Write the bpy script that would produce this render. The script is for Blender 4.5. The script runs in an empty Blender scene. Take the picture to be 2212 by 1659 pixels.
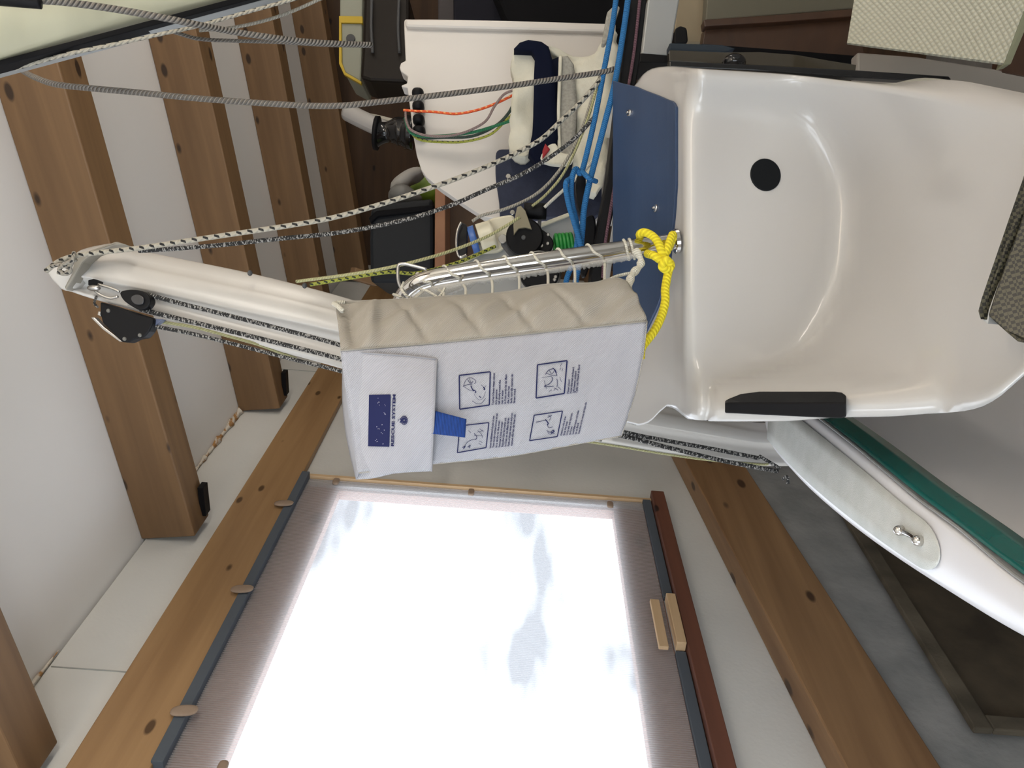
import bpy, bmesh, math, random
from mathutils import Vector, Matrix, noise
random.seed(4)
SC = bpy.context.scene
COL = SC.collection
# ------------------------------------------------------------------ camera
FPX, CX, CY, ROLL = 1750.0, 1106.0, 829.5, 0.0728
TH = math.radians(24.3)
_c = 1 / math.hypot(1, ROLL); _s = ROLL * _c
F = Vector((-math.sin(TH), math.cos(TH), 0)); R = Vector((math.cos(TH), math.sin(TH), 0)); U = Vector((0, 0, 1))
cam = bpy.data.cameras.new('camera'); cam.sensor_fit = 'HORIZONTAL'; cam.sensor_width = 36
cam.lens = 36 * FPX / 2212; cam.clip_start = 0.02; cam.clip_end = 200
camo = bpy.data.objects.new('camera', cam); COL.objects.link(camo)
camX = -_c * U + _s * R            # the photo was taken with the phone on its side
camY = _c * R + _s * U
camo.matrix_world = Matrix((camX, camY, -F)).transposed().to_4x4()
SC.camera = camo
# ------------------------------------------------------------------ world, lights, exposure
SC.view_settings.view_transform = 'Standard'; SC.view_settings.look = 'None'
SC.view_settings.gamma = 1; SC.view_settings.use_curve_mapping = False
SC.view_settings.exposure = -0.10
wd = bpy.data.worlds.new('sky'); SC.world = wd; wd.use_nodes = True
nt = wd.node_tree; bg = nt.nodes['Background']
tc = nt.nodes.new('ShaderNodeTexCoord'); mp = nt.nodes.new('ShaderNodeMapping'); nz = nt.nodes.new('ShaderNodeTexNoise'); rp = nt.nodes.new('ShaderNodeValToRGB')
mp.inputs['Scale'].default_value = (2.2, 2.2, 5); nz.inputs['Scale'].default_value = 2.3; nz.inputs['Detail'].default_value = 3
rp.color_ramp.elements[0].position = 0.38; rp.color_ramp.elements[0].color = (0.09, 0.095, 0.105, 1)
rp.color_ramp.elements[1].position = 0.56; rp.color_ramp.elements[1].color = (0.86, 0.93, 1.0, 1)
nt.links.new(tc.outputs['Generated'], mp.inputs[0]); nt.links.new(mp.outputs[0], nz.inputs['Vector'])
nt.links.new(nz.outputs[0], rp.inputs[0]); nt.links.new(rp.outputs[0], bg.inputs[0])
bg.inputs[1].default_value = 7.0

def area(name, loc, aim, sx, sy, power, col, portal=False):
    l = bpy.data.lights.new(name, 'AREA'); l.shape = 'RECTANGLE'; l.size = sx; l.size_y = sy
    l.energy = power; l.color = col
    if portal: l.cycles.is_portal = True
    o = bpy.data.objects.new(name, l); COL.objects.link(o); o.location = loc
    o.rotation_euler = (Vector(aim) - Vector(loc)).to_track_quat('-Z', 'Y').to_euler()
    return o
# daylight at the panes (outside), warm strip lamps under the roof on the far side of the boat
area('window_daylight', (-1.85, 1.75, 0.1), (0, 1.75, 0.05), 1.7, 1.3, 1, (0.9, 0.95, 1), portal=True)
area('rear_window_daylight', (-1.72, -0.35, 0.15), (0, -0.3, 0.0), 1.4, 1.1, 7, (0.86, 0.93, 1.0))
area('doorway_daylight', (-0.2, -1.75, -0.1), (-0.1, 0, -0.1), 1.5, 1.9, 3, (0.88, 0.94, 1.0))
for _n, _p, _w in (('strip_lamp_near', (0.95, -0.25, 1.20), 6.5), ('strip_lamp_far', (1.25, 2.3, 1.24), 1.8)):
    area(_n, _p, (_p[0] - .4, _p[1] + .5, 0), 1.2, 0.05, _w, (1.0, 0.80, 0.56))
    area(_n + '_ceiling_fill', (1.9, _p[1] + .3, .35), (1.2, _p[1] + .3, 1.6), 1.2, 0.3, (_w + 2) * 6.5, (1.0, 0.90, 0.78))  # added upward fill to brighten the ceiling, not a real fixture
# ------------------------------------------------------------------ helpers
def ray(x, y):
    dx, dy = x - CX, y - CY
    return F + R * ((_s * dx - _c * dy) / FPX) + U * ((-_c * dx - _s * dy) / FPX)
def W(x, y, D): return ray(x, y) * D
def onX(x, y, X):
    d = ray(x, y); return d * (X / d.x)
def onZ(x, y, z):
    d = ray(x, y); return d * (z / d.z)
def cam2w(r, d, z): return R * r + F * d + U * z

def tag(o, label=None, cat=None, group=None, kind=None):
    if label: o['label'] = label
    if cat: o['category'] = cat
    if group: o['group'] = group
    if kind: o['kind'] = kind
    return o
def empty(name, loc, label, cat, group=None):
    o = bpy.data.objects.new(name, None); o.empty_display_size = .05; COL.objects.link(o); o.location = loc
    return tag(o, label, cat, group)
def wloc(o):
    v = Vector((0, 0, 0))
    while o is not None: v += Vector(o.location); o = o.parent
    return v
def link(name, verts, faces, mat, parent=None, smooth=True, recalc=True, uvs=None, mods=()):
    """world-space verts -> one mesh object"""
    me = bpy.data.meshes.new(name)
    base = wloc(parent) if parent else Vector((0, 0, 0))
    loc = Vector((0, 0, 0))
    if not parent:
        n = len(verts); loc = sum((Vector(v) for v in verts), Vector()) / n
        loc.z = min(v[2] for v in verts)
    me.from_pydata([tuple(Vector(v) - base - loc) for v in verts], [], faces)
    if uvs:
        ul = me.uv_layers.new(name='UVMap')
        for li, lp in enumerate(me.loops): ul.data[li].uv = uvs[lp.vertex_index]
    if recalc:
        bm = bmesh.new(); bm.from_mesh(me); bmesh.ops.recalc_face_normals(bm, faces=bm.faces); bm.to_mesh(me); bm.free()
    for p in me.polygons: p.use_smooth = smooth
    if mat: me.materials.append(mat)
    o = bpy.data.objects.new(name, me); COL.objects.link(o); o.location = loc
    if parent: o.parent = parent
    for m in mods:
        md = o.modifiers.new(m[0], m[0])
        for k, v in m[1].items(): setattr(md, k, v)
    return o
def BEV(w=.003, s=2): return ('BEVEL', dict(width=w, segments=s, limit_method='ANGLE'))
def SOL(t, off=0): return ('SOLIDIFY', dict(thickness=t, offset=off))
def SUB(n=2): return ('SUBSURF', dict(levels=n, render_levels=n))

def catmull(pts, n=8):
    if len(pts) < 3: 
        return [pts[0].lerp(pts[-1], i / n) for i in range(n + 1)]
    P = [pts[0] * 2 - pts[1]] + list(pts) + [pts[-1] * 2 - pts[-2]]
    out = []
    for i in range(1, len(P) - 2):
        a, b, c, d = P[i - 1:i + 3]
        for k in range(n):
            t = k / n
            out.append(0.5 * (2 * b + (c - a) * t + (2 * a - 5 * b + 4 * c - d) * t * t + (3 * b - a - 3 * c + d) * t ** 3))
    out.append(P[-2].copy())
    return out
def tube_data(pts, r, seg=10, n=8, smooth=True, flat=1.0, v0=0):
    path = catmull(pts, n) if smooth else list(pts)
    T = [(path[min(i + 1, len(path) - 1)] - path[max(i - 1, 0)]).normalized() for i in range(len(path))]
    up = Vector((0, 0, 1)) if abs(T[0].z) < .9 else Vector((1, 0, 0))
    N = (up - T[0] * up.dot(T[0])).normalized()
    V, Fc, UVs, L = [], [], [], 0.0
    for i, p in enumerate(path):
        if i: L += (p - path[i - 1]).length; N = (N - T[i] * N.dot(T[i])).normalized()
        B = T[i].cross(N)
        rr = r(i / (len(path) - 1)) if callable(r) else r
        for k in range(seg + 1):
            a = 2 * math.pi * k / seg
            V.append(p + N * math.cos(a) * rr + B * math.sin(a) * rr * flat); UVs.append((L, k / seg))
    s1 = seg + 1
    for i in range(len(path) - 1):
        for k in range(seg):
            a = v0 + i * s1 + k; Fc.append((a, a + 1, a + s1 + 1, a + s1))
    Fc.append(tuple(v0 + k for k in range(seg))); e = v0 + (len(path) - 1) * s1; Fc.append(tuple(e + k for k in reversed(range(seg))))
    return V, Fc, UVs
def tube(name, pts, r, mat, parent=None, seg=10, n=8, smooth=True, flat=1.0):
    V, Fc, UVs = tube_data([Vector(p) for p in pts], r, seg, n, smooth, flat)
    return link(name, V, Fc, mat, parent, uvs=UVs)
def tubes(name, list_pts, r, mat, parent=None, seg=8, n=6):
    V, Fc, UVs = [], [], []
    for pts in list_pts:
        a, b, c = tube_data([Vector(p) for p in pts], r, seg, n, v0=len(V)); V += a; Fc += b; UVs += c
    return link(name, V, Fc, mat, parent, uvs=UVs)
def pxt(name, pts, wpx, mat, parent=None, seg=10, n=8, flat=1.0):
    """a round line through (px, py, depth) with a thickness in pixels at its mean depth"""
    D = sum(p[2] for p in pts) / len(pts)
    return tube(name, [W(*p) for p in pts], wpx / 2 / FPX * D, mat, parent, seg, n, True, flat)
def prism(name, outline, D, th, mat, parent=None, bev=.002, smooth=False, dirv=None):
    """outline of (px, py[, depth]); extruded AWAY from the viewer by th metres"""
    dv = (dirv or F) * th
    f = [W(p[0], p[1], p[2] if len(p) > 2 else D) for p in outline]
    n = len(f); V = f + [v + dv for v in f]
    Fc = [tuple(range(n)), tuple(range(2 * n - 1, n - 1, -1))] + [(i, (i + 1) % n, n + (i + 1) % n, n + i) for i in range(n)]
    return link(name, V, Fc, mat, parent, smooth=smooth, mods=[BEV(bev, 2)] if bev else [])
def rounded(outline, n=4):
    out = []; m = len(outline)
    for i in range(m):
        a, b, c = [Vector(outline[(i + k) % m][:2]) for k in (-1, 0, 1)]
        p0 = b.lerp(a, .25); p1 = b.lerp(c, .25)
        for k in range(n + 1):
            t = k / n; out.append(tuple((1 - t) ** 2 * p0 + 2 * t * (1 - t) * b + t * t * p1))
    return out
def smooth_outline(pts, n=5):
    P = [Vector((p[0], p[1], 0)) for p in pts]; m = len(P); out = []
    for i in range(m):
        a, b, c, d = P[(i - 1) % m], P[i], P[(i + 1) % m], P[(i + 2) % m]
        for k in range(n):
            t = k / n; v = 0.5 * (2 * b + (c - a) * t + (2 * a - 5 * b + 4 * c - d) * t * t + (3 * b - a - 3 * c + d) * t ** 3)
            out.append((v.x, v.y))
    return out
def grid(name, rows, mat, parent=None, mods=(), smooth=True, uvs=True):
    nr, nc = len(rows), len(rows[0]); V = [p for r in rows for p in r]
    Fc = [(i * nc + j, i * nc + j + 1, (i + 1) * nc + j + 1, (i + 1) * nc + j) for i in range(nr - 1) for j in range(nc - 1)]
    UVs = [(i / (nr - 1), j / (nc - 1)) for i in range(nr) for j in range(nc)]
    return link(name, V, Fc, mat, parent, smooth, True, UVs, mods)
def obox(name, p0, p1, wdt, hgt, mat, parent=None, up=U, bev=.003):
    """a beam from p0 to p1 (centre line), wdt across, hgt along up; keeps a local frame so that its wood grain follows it"""
    p0, p1 = Vector(p0), Vector(p1); x = (p1 - p0); L = x.length; x.normalize()
    z = (Vector(up) - x * x.dot(Vector(up))).normalized(); y = z.cross(x)
    me = bpy.data.meshes.new(name); l, w_, h = L / 2, wdt / 2, hgt / 2
    vs = [(i * l, j * w_, k * h) for i in (-1, 1) for j in (-1, 1) for k in (-1, 1)]
    me.from_pydata(vs, [], [(0, 1, 3, 2), (4, 6, 7, 5), (0, 4, 5, 1), (2, 3, 7, 6), (0, 2, 6, 4), (1, 5, 7, 3)])
    me.materials.append(mat)
    o = bpy.data.objects.new(name, me); COL.objects.link(o)
    M = Matrix((x, y, z)).transposed().to_4x4(); M.translation = (p0 + p1) / 2
    if parent:
        o.parent = parent; M.translation = M.translation - wloc(parent)
    o.matrix_local = M
    if bev:
        md = o.modifiers.new('BEVEL', 'BEVEL'); md.width = bev; md.segments = 2
    return o
def disc(name, c, nrm, r, th, mat, parent=None, seg=28, bev=.001, inner=0):
    c, nrm = Vector(c), Vector(nrm).normalized(); a = nrm.orthogonal().normalized(); b = nrm.cross(a); V = []
    prof = [(0, th), (r - bev, th), (r, th - bev), (r, 0), (0, 0)]
    V.append(c + nrm * th); rings = []
    for rr, h in prof[1:4]:
        rings.append([len(V) + k for k in range(seg)])
        for k in range(seg):
            t = 2 * math.pi * k / seg; V.append(c + nrm * h + a * math.cos(t) * rr + b * math.sin(t) * rr)
    V.append(c); Fc = []
    for k in range(seg):
        q = (k + 1) % seg
        Fc.append((0, rings[0][k], rings[0][q]))
        for m in range(2): Fc.append((rings[m][k], rings[m + 1][k], rings[m + 1][q], rings[m][q]))
        Fc.append((len(V) - 1, rings[2][q], rings[2][k]))
    return link(name, V, Fc, mat, parent, smooth=False)
def blob(name, c, axes, mat, parent=None, seg=18, rings=10, noise_amp=0, nscale=20, power=1.0):
    """superellipsoid-like rounded lump; axes = three vectors"""
    c = Vector(c); V = []; Fc = []
    def sp(v): return math.copysign(abs(v) ** power, v)
    for i in range(rings + 1):
        ph = math.pi * i / rings - math.pi / 2
        for k in range(seg):
            t = 2 * math.pi * k / seg
            p = c + axes[0] * sp(math.cos(ph)) * sp(math.cos(t)) + axes[1] * sp(math.cos(ph)) * sp(math.sin(t)) + axes[2] * sp(math.sin(ph))
            if noise_amp: p += (p - c).normalized() * noise.noise(p * nscale) * noise_amp
            V.append(p)
    for i in range(rings):
        for k in range(seg):
            q = (k + 1) % seg; Fc.append((i * seg + k, i * seg + q, (i + 1) * seg + q, (i + 1) * seg + k))
    o = link(name, V, Fc, mat, parent)
    bm = bmesh.new(); bm.from_mesh(o.data); bmesh.ops.remove_doubles(bm, verts=bm.verts, dist=1e-5); bmesh.ops.recalc_face_normals(bm, faces=bm.faces)
    bm.to_mesh(o.data); bm.free()
    for p in o.data.polygons: p.use_smooth = True
    return o
# ------------------------------------------------------------------ materials
def mat(name, col, rough=.5, metal=0, coat=0, spec=.5, trans=0, alpha=1):
    m = bpy.data.materials.new(name); m.use_nodes = True; b = m.node_tree.nodes['Principled BSDF']
    b.inputs['Base Color'].default_value = (*col, 1); b.inputs['Roughness'].default_value = rough; b.inputs['Metallic'].default_value = metal
    b.inputs['Coat Weight'].default_value = coat; b.inputs['Specular IOR Level'].default_value = spec
    b.inputs['Transmission Weight'].default_value = trans; b.inputs['Alpha'].default_value = alpha
    return m
def nodes(m): return m.node_tree.nodes, m.node_tree.links, m.node_tree.nodes['Principled BSDF']
def varied(name, c1, c2, rough=.6, scale=6, detail=5, bump=0, bscale=60, coord='Object', stretch=(1, 1, 1), coat=0, lo=.35, hi=.65, metal=0):
    m = mat(name, c1, rough, metal, coat); N, L, b = nodes(m)
    t = N.new('ShaderNodeTexCoord'); mp = N.new('ShaderNodeMapping'); mp.inputs['Scale'].default_value = stretch
    n = N.new('ShaderNodeTexNoise'); n.inputs['Scale'].default_value = scale; n.inputs['Detail'].default_value = detail
    r = N.new('ShaderNodeValToRGB'); r.color_ramp.elements[0].color = (*c1, 1); r.color_ramp.elements[1].color = (*c2, 1)
    r.color_ramp.elements[0].position = lo; r.color_ramp.elements[1].position = hi
    L.new(t.outputs[coord], mp.inputs[0]); L.new(mp.outputs[0], n.inputs['Vector']); L.new(n.outputs[0], r.inputs[0]); L.new(r.outputs[0], b.inputs['Base Color'])
    if bump:
        n2 = N.new('ShaderNodeTexNoise'); n2.inputs['Scale'].default_value = bscale; n2.inputs['Detail'].default_value = 6
        bp = N.new('ShaderNodeBump'); bp.inputs['Strength'].default_value = bump; bp.inputs['Distance'].default_value = .004
        L.new(mp.outputs[0], n2.inputs['Vector']); L.new(n2.outputs[0], bp.inputs['Height']); L.new(bp.outputs[0], b.inputs['Normal'])
    return m
def wood(name, base, dark, rough=.55, knots=2.0, seed=0.0, ks=.10):
    m = mat(name, base, rough); N, L, b = nodes(m)
    t = N.new('ShaderNodeTexCoord'); mp = N.new('ShaderNodeMapping'); mp.inputs['Location'].default_value = (seed, seed * .7, seed * .3)
    L.new(t.outputs['Object'], mp.inputs[0])
    mg = N.new('ShaderNodeMapping'); mg.inputs['Scale'].default_value = (1.3, 26, 26); L.new(mp.outputs[0], mg.inputs[0])
    n = N.new('ShaderNodeTexNoise'); n.inputs['Scale'].default_value = 1.0; n.inputs['Detail'].default_value = 6; n.inputs['Distortion'].default_value = .6; L.new(mg.outputs[0], n.inputs['Vector'])
    big = N.new('ShaderNodeMapping'); big.inputs['Scale'].default_value = (.8, 9, 9); L.new(mp.outputs[0], big.inputs[0])
    n3 = N.new('ShaderNodeTexNoise'); n3.inputs['Scale'].default_value = 1.0; n3.inputs['Detail'].default_value = 2; L.new(big.outputs[0], n3.inputs['Vector'])
    mx = N.new('ShaderNodeMath'); mx.operation = 'MULTIPLY_ADD'; mx.inputs[1].default_value = .5; L.new(n.outputs[0], mx.inputs[0])
    h = N.new('ShaderNodeMath'); h.operation = 'MULTIPLY'; h.inputs[1].default_value = .5; L.new(n3.outputs[0], h.inputs[0]); L.new(h.outputs[0], mx.inputs[2])
    r = N.new('ShaderNodeValToRGB'); r.color_ramp.elements[0].position = .38; r.color_ramp.elements[1].position = .62
    d2 = tuple(.42 * a + .58 * b_ for a, b_ in zip(base, dark))
    r.color_ramp.elements[0].color = (*d2, 1); r.color_ramp.elements[1].color = (*base, 1); L.new(mx.outputs[0], r.inputs[0])
    vk = N.new('ShaderNodeMapping'); vk.inputs['Scale'].default_value = (knots * 1.5, knots * 3.2, knots * 3.2); L.new(mp.outputs[0], vk.inputs[0])
    v = N.new('ShaderNodeTexVoronoi'); v.inputs['Scale'].default_value = 1.6; v.inputs['Randomness'].default_value = 1; L.new(vk.outputs[0], v.inputs['Vector'])
    kr = N.new('ShaderNodeValToRGB'); kr.color_ramp.elements[0].position = ks * .75; kr.color_ramp.elements[0].color = (1, 1, 1, 1)
    kr.color_ramp.elements[1].position = ks * 1.15; kr.color_ramp.elements[1].color = (0, 0, 0, 1); L.new(v.outputs['Distance'], kr.inputs[0])
    mixn = N.new('ShaderNodeMix'); mixn.data_type = 'RGBA'; L.new(kr.outputs[0], mixn.inputs[0]); L.new(r.outputs[0], mixn.inputs[6]); mixn.inputs[7].default_value = (*[c * .45 for c in dark], 1)
    L.new(mixn.outputs[2], b.inputs['Base Color'])
    bp = N.new('ShaderNodeBump'); bp.inputs['Strength'].default_value = .12; bp.inputs['Distance'].default_value = .002; L.new(n.outputs[0], bp.inputs['Height']); L.new(bp.outputs[0], b.inputs['Normal'])
    return m
def rope_mat(name, c1, c2, kind='twist', pitch=.012, duty=.5, rough=.75, bump=.5):
    """UV: u = metres along the rope, v = round it"""
    m = mat(name, c1, rough); N, L, b = nodes(m)
    t = N.new('ShaderNodeTexCoord'); s = N.new('ShaderNodeSeparateXYZ'); L.new(t.outputs['UV'], s.inputs[0])
    def mth(op, a, c=None):
        n = N.new('ShaderNodeMath'); n.operation = op
        for i, q in enumerate((a, c)):
            if q is None: continue
            if isinstance(q, (int, float)): n.inputs[i].default_value = q
            else: L.new(q, n.inputs[i])
        return n.outputs[0]
    u = mth('DIVIDE', s.outputs[0], pitch)
    sgn = mth('SINE', mth('MULTIPLY', mth('ADD', mth('MULTIPLY', u, 2.0), mth('MULTIPLY', s.outputs[1], 3.0)), 6.2832))
    if kind == 'twist': fac = mth('MULTIPLY_ADD', sgn, .5); fac.node.inputs[2].default_value = .5
    elif kind == 'dash':      # short dark flecks on a pale cover
        a = mth('LESS_THAN', mth('FRACT', u), duty); c_ = mth('LESS_THAN', mth('FRACT', mth('ADD', mth('MULTIPLY', s.outputs[1], 2.0), mth('MULTIPLY', mth('FRACT', u), -.7))), .34)
        fac = mth('MULTIPLY', a, c_)
    else:                     # fine mottled braid
        n = N.new('ShaderNodeTexVoronoi'); n.inputs['Scale'].default_value = 1
        cb = N.new('ShaderNodeCombineXYZ'); L.new(mth('MULTIPLY', u, 2.2), cb.inputs[0]); L.new(mth('MULTIPLY', s.outputs[1], 7.0), cb.inputs[1]); L.new(cb.outputs[0], n.inputs['Vector'])
        sp = N.new('ShaderNodeSeparateColor'); L.new(n.outputs['Color'], sp.inputs[0]); fac = mth('GREATER_THAN', sp.outputs[0], duty)
    mx = N.new('ShaderNodeMix'); mx.data_type = 'RGBA'; L.new(fac, mx.inputs[0]); mx.inputs[6].default_value = (*c1, 1); mx.inputs[7].default_value = (*c2, 1)
    L.new(mx.outputs[2], b.inputs['Base Color'])
    bp = N.new('ShaderNodeBump'); bp.inputs['Strength'].default_value = bump; bp.inputs['Distance'].default_value = .0012; L.new(sgn, bp.inputs['Height']); L.new(bp.outputs[0], b.inputs['Normal'])
    return m
def fabric(name, c, nu=140, nv=58, rough=.62, bump=.5, cross=0, contrast=.17):
    """twill: fine ribs counted across the part's own UV square"""
    m = mat(name, c, rough, spec=.3); N, L, b = nodes(m)
    t = N.new('ShaderNodeTexCoord'); s = N.new('ShaderNodeSeparateXYZ'); L.new(t.outputs['UV'], s.inputs[0])
    def mm(op, a, q, r_=None):
        n = N.new('ShaderNodeMath'); n.operation = op
        for i, z in enumerate((a, q, r_)):
            if z is None: continue
            if isinstance(z, (int, float)): n.inputs[i].default_value = z
            else: L.new(z, n.inputs[i])
        return n.outputs[0]
    def ribs(a, q): return mm('SINE', mm('MULTIPLY_ADD', s.outputs[0], a * 6.2832, mm('MULTIPLY', s.outputs[1], q * 6.2832)), 0)
    w = ribs(nu, nv)
    if cross: w = mm('MULTIPLY_ADD', ribs(nu, -nv), cross, w)
    f = mm('MULTIPLY_ADD', w, .5, .5)
    r = N.new('ShaderNodeMix'); r.data_type = 'RGBA'; r.inputs[6].default_value = (*[x * (1 - contrast) for x in c], 1); r.inputs[7].default_value = (*c, 1)
    L.new(f, r.inputs[0]); L.new(r.outputs[2], b.inputs['Base Color'])
    bp = N.new('ShaderNodeBump'); bp.inputs['Strength'].default_value = bump; bp.inputs['Distance'].default_value = .0006; L.new(f, bp.inputs['Height']); L.new(bp.outputs[0], b.inputs['Normal'])
    return m
M = {}
M['wall'] = varied('plaster white', (.60, .60, .575), (.66, .66, .635), .85, 2.5, 4, .15, 90)
M['ceil'] = varied('ceiling panel white', (.76, .745, .72), (.80, .785, .76), .8, 1.2, 3, .05, 60)
M['conc'] = varied('concrete grey', (.22, .225, .225), (.31, .31, .305), .9, 7, 8, .5, 40)
M['floor'] = varied('floor concrete', (.24, .235, .22), (.32, .31, .30), .85, 5, 6, .2, 40)
M['rafter'] = wood('rafter pine', (.215, .122, .054), (.085, .043, .018), .6, 2.2, 3.1, .12)
M['plate'] = wood('plate pine', (.37, .225, .105), (.19, .098, .038), .5, 2.3, 7.7, .12)
M['beam'] = wood('beam pine', (.31, .18, .085), (.12, .055, .022), .5, 2.0, 1.3, .14)
M['dkwood'] = wood('dark plank', (.085, .044, .020), (.03, .015, .007), .7, 2, 5.0)
M['sill'] = wood('red brown sill', (.15, .055, .032), (.05, .02, .014), .6, 2, 9.0)
M['wframe'] = wood('window surround', (.50, .30, .23), (.30, .16, .11), .6, 1, 2.0)
M['batten'] = wood('pale batten', (.62, .44, .26), (.4, .25, .12), .6, 1, 4.0)
M['strip'] = mat('grey foam strip', (.075, .09, .11), .8)
M['clip'] = varied('clip plywood', (.24, .17, .12), (.30, .22, .16), .7, 20)
M['gel'] = varied('white gelcoat', (.45, .435, .415), (.465, .45, .43), .20, 3, 2, coat=.35)
M['gel'].node_tree.nodes['Principled BSDF'].inputs['Coat Roughness'].default_value = .10
M['gelm'] = varied('white moulding', (.55, .53, .50), (.58, .56, .53), .30, 3, 2, .02, 300)
M['panelw'] = varied('white bulkhead', (.55, .515, .475), (.58, .545, .50), .35, 3, 2)
M['navy'] = varied('navy foam deck', (.010, .015, .038), (.016, .022, .050), .75, 60, 3, .2, 600)
M['bluepad'] = varied('blue foam deck', (.018, .038, .088), (.027, .052, .112), .45, 3, 4, .06, 300, stretch=(1, 1, 6))
M['patch'] = varied('grey nonskid', (.50, .515, .49), (.55, .56, .54), .8, 40, 2, .3, 900)
M['teal'] = mat('teal stripe', (.006, .125, .115), .25, coat=.4)
M['lav'] = varied('float gelcoat', (.66, .66, .69), (.70, .70, .73), .28, 2, 2, coat=.2)
M['black'] = mat('black rubber', (.006, .006, .007), .5, spec=.15)
M['blackg'] = mat('black gloss', (.010, .010, .011), .12)
M['hole'] = mat('black plug', (.004, .005, .006), .6, spec=.15)
M['steel'] = mat('polished steel', (.62, .60, .57), .12, 1)
M['steelb'] = mat('brushed steel', (.45, .44, .42), .3, 1)
M['alu'] = mat('grey aluminium', (.32, .33, .33), .4, .3)
M['dgrey'] = mat('dark grey', (.06, .062, .065), .6)
M['bag'] = fabric('bag white twill', (.40, .40, .43), 125, 52, cross=.5)
M['flap'] = fabric('flap twill', (.40, .40, .43), 36, 46)
M['bagside'] = fabric('shaded bag side twill', (.37, .345, .30), 130, -42)  # warm shadow of the bag's side is put into this twill colour
M['ink'] = mat('navy ink', (.014, .017, .068), .7, spec=.15)
M['webbing'] = fabric('blue webbing', (.010, .060, .30), 22, 0, .6, 1.0, contrast=.6)
M['yellow'] = rope_mat('yellow rope', (.80, .68, .02), (.62, .50, .01), 'twist', .010, .5)
M['blue'] = rope_mat('blue rope', (.010, .13, .33), (.007, .095, .26), 'twist', .006)
M['wire'] = rope_mat('grey wire rope', (.23, .21, .185), (.115, .105, .092), 'twist', .012, .5, .5, 1)
M['lash'] = rope_mat('white cord', (.66, .64, .56), (.50, .48, .41), 'twist', .006)
M['fleck'] = rope_mat('white fleck rope', (.36, .335, .275), (.010, .010, .010), 'dash', .017, .45)
M['darkfleck'] = rope_mat('dark fleck rope', (.02, .02, .02), (.35, .34, .32), 'mottle', .0026, .70)
M['olive'] = rope_mat('olive line', (.42, .41, .22), (.33, .32, .16), 'twist', .01)
M['greyline'] = rope_mat('grey line', (.34, .32, .27), (.25, .235, .20), 'twist', .01)
M['yelblack'] = rope_mat('yellow black line', (.30, .32, .05), (.02, .03, .015), 'dash', .012, .5)
M['orange'] = rope_mat('orange line', (.75, .10, .025), (.80, .38, .12), 'dash', .014, .4)
M['mauve'] = rope_mat('mauve line', (.26, .19, .18), (.20, .15, .14), 'twist', .01)
M['green'] = rope_mat('green line', (.015, .16, .07), (.01, .11, .05), 'twist', .01)
M['dgreen'] = rope_mat('dark green line', (.04, .07, .055), (.03, .05, .04), 'twist', .01)
M['purple'] = rope_mat('purple cord', (.13, .06, .08), (.09, .04, .055), 'twist', .008)
M['cloth'] = varied('cream cloth', (.55, .53, .43), (.66, .64, .54), .85, 14, 4, .2, 200)
M['navycloth'] = mat('navy cloth', (.003, .005, .017), .85, spec=.12)
M['mesh'] = varied('grey mesh', (.26, .25, .22), (.34, .33, .29), .7, 180, 2)
M['red'] = mat('red cloth', (.30, .012, .018), .7)
M['boom'] = varied('cream boom skin', (.46, .44, .31), (.66, .63, .45), .22, 2, 3, stretch=(1, 4, 4), coat=.3)
M['mahog'] = wood('mahogany', (.062, .027, .012), (.028, .012, .006), .45, 1, 6.0)
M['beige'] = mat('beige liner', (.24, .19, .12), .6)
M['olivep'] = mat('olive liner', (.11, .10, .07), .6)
M['lime'] = mat('lime plastic', (.14, .22, .02), .5)
M['greencoil'] = mat('green coil plastic', (.015, .22, .035), .35)
M['smoke'] = mat('smoked glass', (.05, .042, .03), .10)
M['yellowt'] = mat('yellow edging', (.55, .38, .03), .6)
M['cream'] = mat('cream plastic', (.68, .64, .50), .4)
M['cleatarm'] = mat('olive plastic', (.22, .19, .12), .4)
M['tan'] = wood('tan board', (.33, .16, .08), (.2, .08, .04), .6, 1, 11.0)
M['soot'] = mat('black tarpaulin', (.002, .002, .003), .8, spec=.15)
# twin wall sheet: see-through with fine upright ribs
m = bpy.data.materials.new('twin wall sheet'); m.use_nodes = True; N = m.node_tree.nodes; L = m.node_tree.links; N.clear()
out = N.new('ShaderNodeOutputMaterial'); tr = N.new('ShaderNodeBsdfTransparent'); df = N.new('ShaderNodeBsdfTranslucent'); gl = N.new('ShaderNodeBsdfDiffuse'); a1 = N.new('ShaderNodeMixShader'); a2 = N.new('ShaderNodeMixShader')
t = N.new('ShaderNodeTexCoord'); w = N.new('ShaderNodeTexWave'); w.bands_direction = 'Y'; w.inputs['Scale'].default_value = 100 / 6.28 * 3.1; w.inputs['Distortion'].default_value = 1.2
L.new(t.outputs['Object'], w.inputs['Vector']); rr = N.new('ShaderNodeMapRange'); rr.inputs['To Min'].default_value = .28; rr.inputs['To Max'].default_value = .55
L.new(w.outputs[0], rr.inputs[0]); tr.inputs[0].default_value = (.93, .94, .96, 1); df.inputs[0].default_value = (.55, .56, .57, 1); gl.inputs[0].default_value = (.6, .56, .55, 1)
L.new(df.outputs[0], a1.inputs[1]); L.new(gl.outputs[0], a1.inputs[2]); a1.inputs[0].default_value = .55
L.new(rr.outputs[0], a2.inputs[0]); L.new(tr.outputs[0], a2.inputs[1]); L.new(a1.outputs[0], a2.inputs[2]); L.new(a2.outputs[0], out.inputs[0]); M['pane'] = m
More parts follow.
